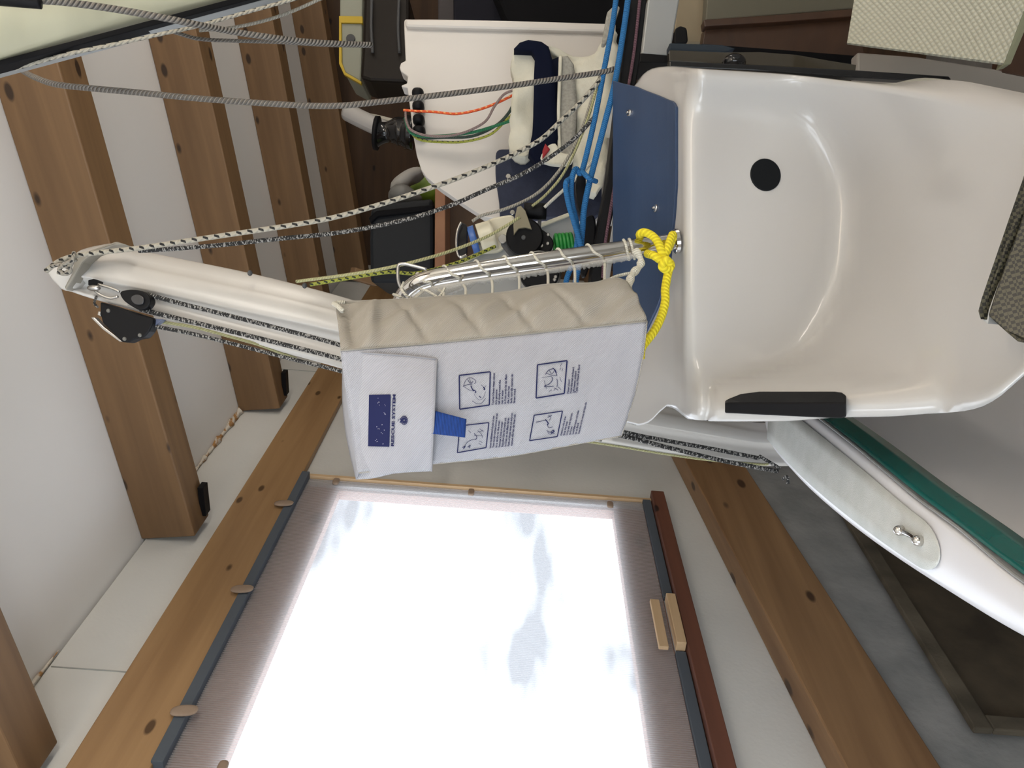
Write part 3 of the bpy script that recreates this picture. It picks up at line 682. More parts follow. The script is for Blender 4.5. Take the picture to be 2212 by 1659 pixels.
for px, py in ((1184, 507), (1183, 526), (1170, 531)): disc('rivet', W(px, py, D0 - .012), -F, .0032, .003, M['steelb'], ck_, 12)
prism('cleat_lever', [(1117, 447), (1125, 444), (1135, 455), (1149, 495), (1135, 491), (1121, 493), (1110, 507), (1109, 485)], D0 - .03, .012, M['cleatarm'], ck_, .001)
tube('roller', [W(1132, 456, D0 + .0), W(1180, 457, D0 + .0)], .0145, M['black'], ck_, 18, 4)
prism('roller_arm', [(1165, 455), (1172, 455), (1168, 496), (1160, 492)], D0, .01, M['dgrey'], ck_, .001)
prism('mount_arm', [(1082, 515), (1094, 509), (1104, 516), (1118, 548), (1104, 556), (1082, 528)], D0 + .01, .015, M['dgrey'], ck_, .002)
disc('arm_bolt', W(1086, 517, D0 + .01), -F, .008, .006, M['steelb'], ck_, 18)
coil = []
c0, c1 = W(1197, 525, D0), W(1236, 522, D0); ax = (c1 - c0); e1 = ax.normalized(); a_ = e1.orthogonal().normalized(); b_ = e1.cross(a_)
for i in range(5 * 16 + 1): t_ = i / 16; coil.append(c0 + ax * (t_ / 5) + (a_ * math.cos(t_ * 6.283) + b_ * math.sin(t_ * 6.283)) * .014)
tube('green_coil', coil, .0034, M['greencoil'], ck_, 8, 1, smooth=False)
# lower cleat half seen between rail and bag
lc = empty('cam_cleat', W(1160, 610, D0 - .03), 'black round cleat partly hidden between steel rail and top edge of bag', 'cleat')
disc('cleat_wheel', W(1165, 590, D0 - .03), -F, 42 / FPX * D0, .022, M['black'], lc, 36, .003)
disc('wheel_rim', W(1165, 590, D0 - .02), -F, 47 / FPX * D0, .008, M['steelb'], lc, 36, .003)
for px, py in ((1198, 604), (1200, 598)): disc('rivet', W(px, py, D0 - .052), -F, .003, .003, M['steelb'], lc, 12)
o = prism('jam_lever', smooth_outline([(1258, 480), (1272, 466), (1284, 468), (1288, 500), (1278, 560), (1262, 600), (1246, 560), (1248, 510)]), 1.39, .02, M['black'], None, .003)
tag(o, 'black lever standing beside the green coil and the black beam', 'lever')

# ================================================================== FLOAT HULL (left, teal stripe)
flt = empty('float_hull', cam2w(-.1, 1.0, -1.3), 'white float hull with teal stripe and grey deck patch', 'boat hull')
RO = [(.30, -.165), (.45, -.176), (.674, -.178), (.80, -.170), (.96, -.155), (1.17, -.122), (1.30, -.090), (1.377, -.068), (1.40, -.058)]
RI = [(.30, -.205 + .03), (.45, -.165), (.60, -.150), (.69, -.138), (.748, -.119), (.86, -.095), (1.0, -.058), (1.17, -.017), (1.30, .012), (1.40, .035)]
RI = [(.30, -.165), (.45, -.158), (.60, -.148), (.69, -.136), (.748, -.119), (.86, -.095), (1.0, -.058), (1.17, -.017), (1.30, .012), (1.45, .045)]
ZD = -.438
rows = []; teal = []
Ds = [.30, .38, .46, .54, .60, .66, .72, .78, .84, .90, .96, 1.02, 1.08, 1.14, 1.20, 1.26, 1.32, 1.37, 1.395, 1.41]
for D in Ds:
    ro, ri = hermite(RO, D), hermite(RI, D)
    if ri - ro < .012: ri = ro + .012
    endk = 1 if D < 1.38 else (0.75 if D < 1.40 else .45)
    ro2 = ri - (ri - ro) * endk
    row = [cam2w(ri + .06, D, -1.25), cam2w(ro2 + .045, D, -.95), cam2w(ro2 + .012, D, -.60), cam2w(ro2 - .008, D, -.475), cam2w(ro2 - .009, D, ZD - .022), cam2w(ro2 - .004, D, ZD - .008),
           cam2w(ro2 + .005, D, ZD), cam2w(ro2 * .6 + ri * .4, D, ZD + .003), cam2w(ri - .012, D, ZD + .002), cam2w(ri - .002, D, ZD + .001), cam2w(ri + .001, D, ZD - .002),
           cam2w(ri + .002, D, ZD - .04), cam2w(ri + .012, D, -.60), cam2w(ri + .045, D, -.80), cam2w(ri + .075, D, -1.0), cam2w(ri + .062, D, -1.25)]
    rows.append(row)
for extra in (1.6, 1.9):       # the inner side carries on forward under the stern
    ri = .045 + (extra - 1.45) * .2
    rows.append([cam2w(ri + .06, extra, -1.25), cam2w(ri - .03, extra, -.95), cam2w(ri - .03, extra, -.62), cam2w(ri - .03, extra, -.56), cam2w(ri - .03, extra, -.54), cam2w(ri - .03, extra, -.535),
           cam2w(ri - .03, extra, -.53), cam2w(ri - .02, extra, -.53), cam2w(ri - .012, extra, -.53), cam2w(ri - .002, extra, -.53), cam2w(ri, extra, -.535), cam2w(ri + .002, extra, -.56), cam2w(ri + .012, extra, -.62), cam2w(ri + .045, extra, -.80), cam2w(ri + .075, extra, -1.0), cam2w(ri + .062, extra, -1.25)])
grid('hull_shell', rows, M['lav'], flt, mods=[SUB(2)])
rws = []
for D in [.30, .4, .5, .6, .69, .78, .86, .94, 1.02, 1.1, 1.18, 1.26, 1.34]:
    ri = max(hermite(RI, D), hermite(RO, D) + .012)
    rws.append([cam2w(ri + .0055, D, ZD - .006), cam2w(ri + .0068, D, ZD - .020), cam2w(ri + .0100, D, ZD - .047)])
tag(grid('stripe', rws, M['teal'], flt, mods=[SUB(1), SOL(.001)]), 'teal stripe')
rws = []
for D in [.34, .5, .6, .69, .78, .86, .94, 1.02, 1.1, 1.18, 1.26, 1.34]:
    ri = max(hermite(RI, D), hermite(RO, D) + .012); rws.append(cam2w(ri + .004, D, ZD - .002))
tube('rub_line', rws, .0016, M['alu'], flt, 8, 4)
def deckstrip(D, t_):       # point on the float deck
    ro, ri = hermite(RO, D), hermite(RI, D); return cam2w(ro + (ri - ro) * t_, D, ZD + .0042)
rws = []
for i in range(25):
    u_ = (i / 24) ** 1.8; D = .80 + (1.36 - .80) * u_; k = math.sqrt(max(0, 1 - max(0, (.07 - u_) / .07) ** 2)); k = max(k, .02)
    rws.append([deckstrip(D, .50 + (t_ - .5) * .74 * k) for t_ in (0, .25, .5, .75, 1)])
pt = grid('deck_patch', rws, M['patch'], flt, mods=[SOL(.0012)]); tag(pt, 'pale grey nonskid patch')
c1 = onZ(1944, 1146, ZD + .008); c2 = onZ(1984, 1168, ZD + .008)
ct = tubes('deck_cleat', [[c1, (c1 + c2) / 2 - U * .002, c2]], .003, M['steel'], flt)
for c_ in (c1, c2): blob('cleat_knob', c_, (R * .006, F * .006, U * .007), M['steel'], ct, 12, 8)

# ================================================================== RAISED RUDDER BLADE
rd = empty('rudder', W(1650, 970, 1.45), 'tall raised white rudder blade standing behind the bag', 'rudder')
Tl = [(150, 560), (175, 540), (213, 530), (250, 525), (300, 540), (400, 561), (540, 590), (735, 640), (1000, 725), (1340, 850), (1500, 885), (1640, 915)]
Ml = [(150, 606), (165, 598), (185, 600), (236, 611), (338, 632), (506, 669), (726, 716), (1000, 790), (1340, 905), (1500, 935), (1640, 958)]
Bl = [(150, 628), (165, 634), (202, 646), (263, 663), (338, 684), (506, 733), (736, 796), (1000, 882), (1257, 949), (1425, 977), (1533, 993), (1640, 1007)]
rows = []
for x in [150, 154, 158, 163, 168, 174, 180, 188, 195, 204, 213, 224, 235, 247, 260, 275] + list(range(290, 1721, 20)):
    t_, m_, b_ = hermite(Tl, x), hermite(Ml, x), hermite(Bl, x); D = 1.30 + (x - 150) / 1550 * .18
    def q_(k, d): return W(x, t_ + (m_ - t_) * k, D + d)
    def g_(k, d): return W(x, m_ + (b_ - m_) * k, D + d)
    pT = q_(0, .055)
    rows.append([pT + F * .03, pT, q_(.03, .050), q_(.25, .030), q_(.42, .022), q_(.46, .014), q_(.75, .006), q_(.96, 0), q_(1, .001), g_(.03, .006), g_(.30, .022), g_(.62, .018), g_(.80, .004), g_(.95, .003), g_(1, .010), g_(1, .035), g_(.6, .07), q_(.5, .09), pT + F * .03])
o = grid('blade', rows, M['gelm'], rd)
bm = bmesh.new(); bm.from_mesh(o.data); bm.verts.ensure_lookup_table(); nc = 19
bm.faces.new([bm.verts[k] for k in range(nc - 1)]); bm.faces.new([bm.verts[(len(rows) - 1) * nc + k] for k in range(nc - 1)])
bmesh.ops.recalc_face_normals(bm, faces=bm.faces); bm.to_mesh(o.data); bm.free()
# tip hood
hd = prism('tip_hood', [(97, 583), (112, 572), (128, 560), (150, 549), (175, 543), (190, 553), (178, 575), (168, 592), (164, 604), (156, 622), (144, 629), (130, 624), (110, 604)], 1.295, .07, M['gelm'], rd, .012, smooth=True)
prism('tip_edge', [(160, 552), (250, 521), (272, 528), (246, 530), (200, 548), (178, 566), (165, 590), (142, 628), (138, 620), (155, 588)], 1.285, .03, mat('taupe rubber edge', (.27, .25, .21), .6), rd, .003)
for px, py in ((540, 590), (658, 617)): blob('screw_head', W(px, py, 1.35), (R * .005, F * .005, U * .004), M['dgrey'], rd, 10, 8)
# fittings on the blade
cb = empty('cam_block', W(272, 700, 1.30), 'black triangular cam block with three screws under the rudder tip', 'pulley block')
prism('side_plate', [(216, 652), (331, 688), (330, 700), (322, 716), (311, 729), (293, 732), (277, 740), (263, 739), (221, 697), (216, 675)], 1.295, .025, M['black'], cb, .0025)
for px, py in ((234, 671), (269, 732), (302, 724)): disc('screw', W(px, py, 1.295), -F, .0034, .0015, mat('dull screw', (.16, .16, .15), .4, .6), cb, 14)
prism('steel_guard', [(196, 686), (203, 685), (224, 706), (268, 739), (258, 738), (222, 712)], 1.30, .014, M['steelb'], cb, .001)
prism('steel_tab', [(212, 672), (217, 674), (218, 684), (210, 680)], 1.30, .014, M['steelb'], cb, .001)
prism('rope_guide', [(331, 688), (352, 690), (334, 704), (322, 722), (320, 714)], 1.305, .015, mat('blue grey plastic', (.08, .10, .17), .5), cb, .001)
pb = empty('pulley', W(293, 648, 1.29), 'black oval pulley with steel shackle near the rudder tip', 'pulley block')
prism('pulley_cheek', smooth_outline([(259, 632), (275, 626), (300, 627), (318, 635), (325, 650), (318, 664), (302, 670), (282, 660), (266, 648)]), 1.285, .02, M['black'], pb, .003)
prism('pulley_sheave', smooth_outline([(284, 640), (298, 636), (310, 644), (308, 656), (294, 658), (284, 650)]), 1.281, .004, mat('sheave black', (.03, .03, .032), .35), pb, .001)
tubes('shackle', [[W(255, 640, 1.285), W(238, 644, 1.285), W(218, 637, 1.285), W(205, 628, 1.285)], [W(258, 630, 1.285), W(240, 622, 1.285), W(212, 614, 1.285)]], .0022, M['steelb'], pb)
prism('shackle_plate', [(190, 605), (202, 602), (216, 608), (214, 616), (190, 616)], 1.285, .012, M['black'], pb, .001)
blob('shackle_bow', W(203, 622, 1.28), (W(218, 622, 1.28) - W(203, 622, 1.28), W(203, 629, 1.28) - W(203, 622, 1.28), F * .006), M['steelb'], pb, 14, 8)

# ================================================================== RESCUE BAG
bagE = empty('rescue_bag', W(1392, 820, 1.0), 'white rescue sling bag with printed instructions lashed to the steel rail', 'bag')
def FD(x): return .925 + .05 * (x - 740) / 650            # depth of the front panel
topF = [(736, 757), (860, 748), (1000, 735), (1130, 722), (1250, 709), (1398, 694)]     # seam front/side (image y at x)
botF = [(775, 1022), (930, 1003), (1100, 985), (1230, 962), (1342, 942)]
backE = [(722, 654), (800, 650), (870, 647), (960, 641), (1050, 636), (1110, 629), (1160, 618), (1220, 613), (1280, 612), (1325, 602), (1355, 608)]
def fpt(u_, v_, off=0):
    """front panel: u_ along its length (image x), v_ from side seam to far edge"""
    xt = 736 + (1398 - 736) * u_; yt = hermite(topF, xt)
    xb = 775 + (1342 - 775) * u_; yb = hermite(botF, xb)
    x = xt + (xb - xt) * v_; y = yt + (yb - yt) * v_
    x += 10 * math.sin(v_ * math.pi) * (u_ ** 6) 
    bulge = -.012 * math.sin(math.pi * min(1, max(0, u_))) * math.sin(math.pi * min(1, max(0, v_)))
    wr = .0026 * noise.noise(Vector((u_ * 5, v_ * 3, 1.3))) + .0012 * noise.noise(Vector((u_ * 16, v_ * 6 + u_ * 8, 4)))
    return W(x, y, FD(x) + bulge + wr - off + .012 * v_ * (1 - .3 * u_))
nu, nv = 70, 30
front = [[fpt(i / nu, j / nv) for j in range(nv + 1)] for i in range(nu + 1)]
fp = grid('front_panel', front, M['bag'], bagE, mods=[SOL(.0015, -1)])
# side gusset with diagonal folds
def gpt(u_, v_):
    a = fpt(u_, 0); x = 724 + (1352 - 724) * u_; bx = W(x, hermite(backE, x), 1.035)
    p = a.lerp(bx, v_)
    nn = (bx - a).normalized().cross(U).normalized()
    if nn.dot(R) < 0: nn = -nn
    s = math.sin(math.pi * v_) ** .7
    wr = .0055 * noise.noise(Vector((u_ * 9 - v_ * 2.2, v_ * 1.1, 2))) + .0030 * noise.noise(Vector((u_ * 20 - v_ * 5, v_ * 2, 9)))
    fold = -.006 * sum(math.exp(-((u_ - c_ - .09 * (1 - v_)) / .012) ** 2) * (1 - .6 * v_) for c_ in (.20, .38, .55, .72))
    puff = .007 * abs(math.sin(u_ * math.pi * 7))
    top = .012 * math.exp(-((u_ - .035) / .03) ** 2) * -1
    ridge = .006 * (1 - 2.6 * abs(noise.noise(Vector((u_ * 7 - v_ * 2.0, v_ * .8, 5)))))
    curl = -.009 * math.exp(-((u_ - .045) / .018) ** 2) + .008 * math.exp(-((u_ - .095 - .04 * v_) / .022) ** 2)
    return p + nn * s * (wr + ridge + fold * 1.1 + puff * .25 + .004 + curl)
side = [[gpt(i / 110, j / 20) for j in range(21)] for i in range(111)]
tag(grid('side_gusset', side, M['bagside'], bagE, mods=[SOL(.0015, -1)]), 'creased side gusset with warm shade in its colour')
# far side, back, top and bottom close the bag
bk = lambda u_: gpt(u_, 1)
left = [[fpt(i / 30, 1).lerp(fpt(i / 30, 1) + F * .09 + R * .02, k / 4) for k in range(5)] for i in range(31)]
grid('far_gusset', left, M['bagside'], bagE, mods=[SOL(.0015)])
back = [[bk(i / 30).lerp(left[i][4], k / 6) for k in range(7)] for i in range(31)]
grid('back_panel', back, M['bag'], bagE, mods=[SOL(.0015)])
for nm, u_, i in (('bag_bottom', 1, 30),):
    rr_ = [[fpt(u_, k / 12).lerp(bk(u_).lerp(left[i][4], k / 12), q / 4) for k in range(13)] for q in range(5)]
    grid(nm, rr_, M['bagside'], bagE, mods=[SOL(.0015)])
rr_ = [[fpt(0, k / 12).lerp(bk(0).lerp(left[0][4], k / 12), q / 6) + U * (.014 * noise.noise(Vector((k * .9, q * .8, 0))) - .012 * math.sin(q / 6 * math.pi)) for k in range(13)] for q in range(7)]
grid('bag_mouth', rr_, M['bagside'], bagE, mods=[SOL(.0015), SUB(1)])
hem = [W(x, hermite(backE, x) + 1, 1.033) for x in (722, 760, 800, 870, 960, 1050, 1110, 1160, 1220, 1280, 1325, 1352)]
tube('top_hem', hem, .0022, M['bagside'], bagE, 8, 5)
tube('seam_piping', [fpt(i / 20, 0) for i in range(21)], .0012, M['bagside'], bagE, 6, 2)
# flap
FT = [(743, 757), (800, 763), (870, 768), (943, 776)]; FB = [(770, 1036), (800, 1034), (860, 1022), (932, 1018)]
def flap_pt(u_, v_):
    xt = 743 + 200 * u_; xb = 770 + 162 * u_; yt = hermite(FT, xt); yb = hermite(FB, xb)
    x = xt + (xb - xt) * v_ - 14 * math.sin(math.pi * v_) * (1 - u_) ** 2; y = yt + (yb - yt) * v_
    d = FD(x) - .007 - .012 * math.sin(math.pi * min(1, max(0, (x - 740) / 650))) * math.sin(math.pi * min(1, max(0, v_))) + .012 * v_ - .006 * u_ * math.sin(math.pi * v_)
    d += .022 * (1 - u_) ** 5 + .0018 * noise.noise(Vector((u_ * 4, v_ * 4, 7)))
    return W(x, y, d)
flp = grid('flap', [[flap_pt(i / 30, j / 40) for j in range(41)] for i in range(31)], M['flap'], bagE, mods=[SOL(.0016, -1)])
fh = [flap_pt(1, j / 20) for j in range(21)]; tube('flap_hem', fh, .0011, M['bag'], flp, 6, 1)
fh = [flap_pt(j / 20, 0) for j in range(21)]; tube('flap_hem', fh, .0011, M['bag'], flp, 6, 1)
# roll of cloth closing the flap over the top of the bag
rt = [[flap_pt(0, k / 20).lerp(fpt(0, k / 20), q / 3) for k in range(21)] for q in range(4)]
grid('flap_turn', rt, M['bag'], flp, mods=[SOL(.0015)])
tube('corner_tuft', [W(740, 672, .985), W(728, 660, 1.0), W(722, 656, 1.02), W(745, 654, 1.03)], .0032, M['lash'], bagE, 8, 5)
# strap tongue
def tab_pt(u_, v_):
    x = 937 + 70 * u_ - 3 * v_; y = (887 + 18 * u_) + v_ * (50 - 10 * u_); return W(x, y, FD(937) - .012 - .026 * u_ + .006 * u_ * u_ - .004 * v_ * u_)
tag(grid('pull_tab', [[tab_pt(i / 24, j / 8) for j in range(9)] for i in range(25)], M['webbing'], bagE, mods=[SOL(.002)]), 'blue webbing pull tab')
# ---- print
def inv_front(px, py, off=.0016):
    """point on the front panel under the pixel (panel depth is smooth there)"""
    lo, hi = 0.0, 1.0
    u_ = (px - 745) / 640; v_ = .5
    for _ in range(12):
        xt = 736 + 662 * u_; yt = hermite(topF, xt); xb = 775 + 567 * u_; yb = hermite(botF, xb)
        v_ = (py - yt) / (yb - yt); x = xt + (xb - xt) * v_ + 10 * math.sin(v_ * math.pi) * (max(0, u_) ** 6); u_ += (px - x) / 640
    p = fpt(u_, v_); return ray(px, py) * (p.dot(F) - off)
def inv_flap(px, py, off=.0014):
    u_ = (px - 743) / 190; v_ = .5
    for _ in range(12):
        xt = 743 + 200 * u_; xb = 770 + 162 * u_; yt = hermite(FT, xt); yb = hermite(FB, xb); v_ = (py - yt) / (yb - yt)
        x = xt + (xb - xt) * v_ - 14 * math.sin(math.pi * v_) * (1 - u_) ** 2; u_ += (px - x) / 180
    p = flap_pt(u_, v_); return ray(px, py) * (p.dot(F) - off)
def strokes(name, lines, inv, parent, mt=None):
    """lines: (width_px, [(x, y), ...]) flat ink strips following the cloth"""
    V, Fc = [], []
    for w_, pts in lines:
        P = [Vector((a, b_)) for a, b_ in pts]
        if len(P) > 2: 
            Q = catmull([Vector((p.x, p.y, 0)) for p in P], 4); P = [Vector((q.x, q.y)) for q in Q]
        else:
            P = [P[0].lerp(P[1], k / 6) for k in range(7)]
        for i, p in enumerate(P):
            t_ = (P[min(i + 1, len(P) - 1)] - P[max(i - 1, 0)]); t_.normalize(); n_ = Vector((-t_.y, t_.x)) * w_ / 2
            V += [inv(*(p + n_)), inv(*(p - n_))]
            if i: a = len(V) - 4; Fc.append((a, a + 1, a + 3, a + 2))
    return link(name, V, Fc, mt or M['ink'], parent, False, recalc=False)
def filled(name, quad, inv, parent, n=10, mt=None):
    rows_ = []
    for i in range(n + 1):
        a = Vector(quad[0]).lerp(Vector(quad[1]), i / n); b_ = Vector(quad[3]).lerp(Vector(quad[2]), i / n)
        rows_.append([inv(*a.lerp(b_, j / n)) for j in range(n + 1)])
    return grid(name, rows_, mt or M['ink'], parent, smooth=False)
def texts(name, items, inv, parent):
    """items: (string, x0, y0, width_px, height_px, down vector, right vector, bold)"""
    V, Fc = [], []
    for s, x0, y0, wpx, hpx, dn, rt_, bold in items:
        cu = bpy.data.curves.new('txt', 'FONT'); cu.body = s; cu.size = 1; cu.resolution_u = 2; cu.offset = bold
        ob = bpy.data.objects.new('txt', cu); COL.objects.link(ob); bpy.context.view_layer.update()
        me = bpy.data.meshes.new_from_object(ob.evaluated_get(bpy.context.evaluated_depsgraph_get()))
        xs_ = [v.co.x for v in me.vertices]
        if xs_:
            x_lo, x_hi = min(xs_), max(xs_); b0 = len(V)
            for v in me.vertices:
                a = (v.co.x - x_lo) / (x_hi - x_lo) * wpx; h_ = v.co.y / .72 * hpx
                px = x0 + rt_[0] * a - dn[0] * h_; py = y0 + rt_[1] * a - dn[1] * h_
                V.append(inv(px, py))
            for p in me.polygons: Fc.append(tuple(b0 + k for k in p.vertices))
        bpy.data.objects.remove(ob); bpy.data.curves.remove(cu); bpy.data.meshes.remove(me)
    return link(name, V, Fc, M['ink'], parent, False, recalc=False)
filled('printed_label', [(797, 853), (844, 852), (841, 965), (795, 964)], inv_flap, flp, 14)
specks = []
random.seed(11)
for cx_, cy_ in ((816, 860), (819, 868), (817, 873), (832, 875), (829, 891), (831, 896), (823, 917), (815, 922), (818, 928), (831, 929), (824, 935), (812, 950), (815, 954), (826, 958)):
    for k in range(2):
        a = cx_ + random.uniform(-2, 2); b_ = cy_ + random.uniform(-2, 2); specks.append((.9, [(a, b_), (a + random.uniform(.6, 1.6), b_ + random.uniform(-1.4, 1.4))]))
strokes('worn_specks', specks, lambda x, y: inv_flap(x, y, .0024), flp, mat('worn print', (.5, .5, .55), .7))
texts('printed_name', [('RESCUE SYSTEM', 850.5, 964, 112, 6.2, (1, .015), (.035, -1), .04), ('by', 862, 910, 5, 4.5, (1, 0), (0, -1), .0)], inv_flap, flp)
em = []
for k in range(10):
    a = k * math.pi / 5; em.append((2.6, [(873 + 2 * math.cos(a), 908 + 2 * math.sin(a)), (873 + 6.2 * math.cos(a + .3), 908 + 7.5 * math.sin(a + .3))]))
em += [(1.6, [(873 + 7 * math.cos(t_ * .7), 908 + 9 * math.sin(t_ * .7)) for t_ in range(10)]), (2.5, [(864, 904), (867, 908), (864, 913)])]
strokes('printed_emblem', em, inv_flap, flp)
def frame(q, w_):
    return [(w_, [q[i], q[(i + 1) % 4]]) for i in range(4)]
art = []
art += frame([(992, 811), (1059, 803), (1057, 875), (993, 884)], 2.7)
art += frame([(1161, 788), (1225, 779), (1219, 850), (1158, 860)], 2.7)
art += frame([(1056, 913), (1050, 967), (988, 978), (993, 920)], 2.2)
art += frame([(1154, 897), (1215, 888), (1204, 943), (1144, 952)], 2.2)
# box 2: boat with sail circling a swimmer
art += [(1.0, [(1001, 834), (1006, 822), (1014, 816), (1024, 819), (1028, 826), (1024, 829)]), (1.2, [(1000, 835), (1010, 831), (1019, 830)]), (.8, [(1003, 836), (1013, 842), (1020, 845)]),
        (2.2, [(1017, 833), (1020, 840), (1023, 845)]), (2.0, [(1023, 842), (1028, 846), (1026, 849)]), (.6, [(1024, 850), (1028, 858), (1036, 864), (1044, 859), (1049, 846)]), (2.4, [(1044, 836), (1047, 840), (1045, 842)]),
        (.8, [(1039, 831), (1043, 835)]), (.8, [(1050, 833), (1047, 837)]), (1.8, [(1035, 856), (1039, 859)]), (.9, [(1020, 866), (1030, 872), (1040, 871), (1049, 861)]), (1.2, [(1010, 820), (1016, 828), (1022, 824)]), (.8, [(1014, 817), (1018, 830)])]
# box 4: boat, mast and helper
art += [(1.4, [(1176, 834), (1187, 829), (1193, 821), (1192, 814)]), (1.2, [(1175, 835), (1186, 835), (1196, 834)]), (.7, [(1170, 816), (1182, 814), (1192, 813)]), (1.3, [(1178, 809), (1185, 800), (1196, 797), (1201, 806)]), (1.0, [(1180, 806), (1190, 810), (1202, 812)]),
        (1.0, [(1186, 799), (1192, 808), (1198, 800)]), (1.4, [(1194, 795), (1200, 800), (1203, 812)]), (1.2, [(1203, 818), (1204, 828), (1203, 836)]), (.8, [(1210, 792), (1214, 784)]), (.8, [(1209, 800), (1212, 794)]), (.8, [(1214, 802), (1216, 796)]), (.8, [(1209, 815), (1213, 825)]),
        (.8, [(1186, 846), (1192, 842)]), (.8, [(1196, 844), (1202, 838)]), (.8, [(1176, 822), (1180, 840)]), (1.0, [(1206, 836), (1212, 842)]), (1.0, [(1197, 838), (1206, 843)])]
# box 1: thrown line
art += [(1.0, [(1003, 966), (1010, 955), (1020, 950), (1030, 948)]), (1.8, [(999, 967), (1005, 964), (1001, 970)]), (1.4, [(1010, 966), (1016, 962), (1013, 968)]), (1.2, [(1024, 936), (1030, 944), (1027, 950)]), (.8, [(1032, 930), (1040, 938), (1042, 946)]), (.8, [(1034, 952), (1042, 956)]), (.8, [(1030, 934), (1044, 930)]),
        (.8, [(1012, 930), (1017, 935)]), (.8, [(1036, 926), (1045, 933)]), (.8, [(1034, 958), (1040, 961)]), (.8, [(1024, 940), (1044, 942)])]
# box 3: swimmer pulled in
art += [(1.2, [(1158, 912), (1168, 910), (1180, 907)]), (2.4, [(1178, 906), (1184, 914), (1182, 918)]), (1.0, [(1184, 898), (1190, 900), (1187, 908)]), (1.0, [(1182, 918), (1186, 924), (1194, 922)]), (1.2, [(1181, 930), (1188, 934), (1194, 930)]), (2.4, [(1190, 936), (1197, 932), (1194, 929)]), (.9, [(1183, 934), (1188, 938), (1198, 936)]), (1.2, [(1183, 902), (1192, 897)])]
def incell(st, c):
    x, y = st[1][0]; return (x > 1120) == (c[0] > 1120) and (y > 893 if c[0] < 1120 else y > 880) == (c[1] > 890)
for c_ in ((1025, 843), (1190, 815), (1022, 945), (1180, 920)):
    strokes('printed_picture', [st for st in art if incell(st, c_)], inv_front, fp)
def block(x0, y0, step, items, dn, rt_, h_=4.6):
    return [(s, x0 + i * step + h_, y0 + i * step * (dn[1] / dn[0]) + ex, w_, h_, dn, rt_, .03) for i, (s, w_, ex) in enumerate(items)]
dn = (1, -.10); rt_ = (.035, -1)
T = [block(1062, 875, 6.6, [('Tourner à basse vitesse autour', 70, 0), ('de la personne', 33, 0), ('Sail slowly round the', 53, 0), ('man in water', 31, 0), ('Im Kreis segeln bis der Mann', 64, 0), ('die Leine hat', 38, 0), ('Segla runt tills mannen når', 64, 0), ('linan med', 30, 0)], dn, rt_)]
T += [block(1224, 850, 6.2, [('Hisser à bord', 30, 0), ('Hoist the man on board', 56, 0), ('Lyft mannen ombord', 47, 0), ('Opfer mit Winsch an Bord', 60, 0)], dn, (.10, -1))]
T += [block(1056, 968, 6.6, [('Lancer immédiatement la bouée à la mer', 70, 0), ('Throw the sling overboard at once and sail', 74, 0), ('in a circle to the man', 58, 0), ('Remorquer la bouée en tournant', 55, 0), ('Boje sofort über Bord werfen und', 62, 0), ('im Kreis um den Mann fahren', 62, 0), ('Kasta ut livbojen genast och segla runt', 72, 0), ('mannen tills han når linan helt', 68, 0)], (1, -.11), (.11, -1))]
T += [block(1209, 941, 6.4, [('Abattre la voile et tirer', 42, 0), ('Stop the boat', 30, 0), ('Drop sails and haul him', 47, 0), ('to boat', 18, 0), ('Segel fallen lassen und holen', 52, 0), ('bis an Bord', 24, 0), ('Stanna båten och dra mannen intill båtens sida', 68, 0)], (1, -.10), (.24, -1), 4.2)]
for tt_ in T: texts('printed_words', tt_, inv_front, fp)

# ================================================================== CORDS ON THE RAIL
def rail_at(x):
    for a, b_ in zip(rail_pts, rail_pts[1:]):
        if b_[0] <= x <= a[0]:
            t_ = (x - b_[0]) / (a[0] - b_[0]); return (x, b_[1] + (a[1] - b_[1]) * t_, b_[2] + (a[2] - b_[2]) * t_)
    return rail_pts[-1]
loops = []
rr = 37 / 2 / FPX * 1.09
for x, x2, xe in ((905, 935, 958), (962, 995, 1006), (1031, 1058, 1064), (1092, 1118, 1122), (1151, 1180, 1184), (1208, 1238, 1242), (1272, 1305, 1306)):
    a = rail_at(x); b_ = rail_at(x2); yt = a[1] - 19; yb = b_[1] + 21
    ye = hermite(backE, xe) + 1
    loops.append([W(x - 10, a[1] + 8, a[2] + rr + .006), W(x - 6, yt + 2, a[2] + .004), W(x, yt, a[2] - .004), W((x + x2) / 2 - 5, a[1] - 4, a[2] - rr - .0018), W(x2 - 6, b_[1] + 10, b_[2] - rr - .001), W(x2, yb - 2, b_[2] - .004), W((x2 + xe) / 2 + 1, yb + 6, 1.075), W(xe, (yb + ye) / 2, 1.06), W(xe, ye, 1.036)])
for x in (1349, 1361):
    a = rail_at(x); loops.append([W(x - 4, a[1] + 10, a[2] + rr), W(x - 3, a[1] - 18, a[2]), W(x + 2, a[1] - 12, a[2] - rr - .001), W(x + 7, a[1] + 10, a[2] - rr - .001), W(x + 10, a[1] + 24, a[2] - .002)])
loops.append([W(872, 610, 1.07), W(868, 625, 1.06), W(880, 640, 1.055), W(905, 652, 1.07)])
loops.append([W(850, 636, 1.08), W(862, 640, 1.06), W(885, 650, 1.07)])
loops.append([W(935, 636, 1.06), W(946, 643, 1.05), W(956, 632, 1.055), W(961, 622, 1.06)]); loops.append([W(908, 625, 1.07), W(925, 630, 1.06), W(946, 643, 1.05), W(950, 648, 1.037)])
lsh = tubes('lashing_cord', loops, .0019, M['lash'], None, 8, 6)
tag(lsh, 'thin off-white cord wound in spirals round the steel rail above the bag', 'cord')
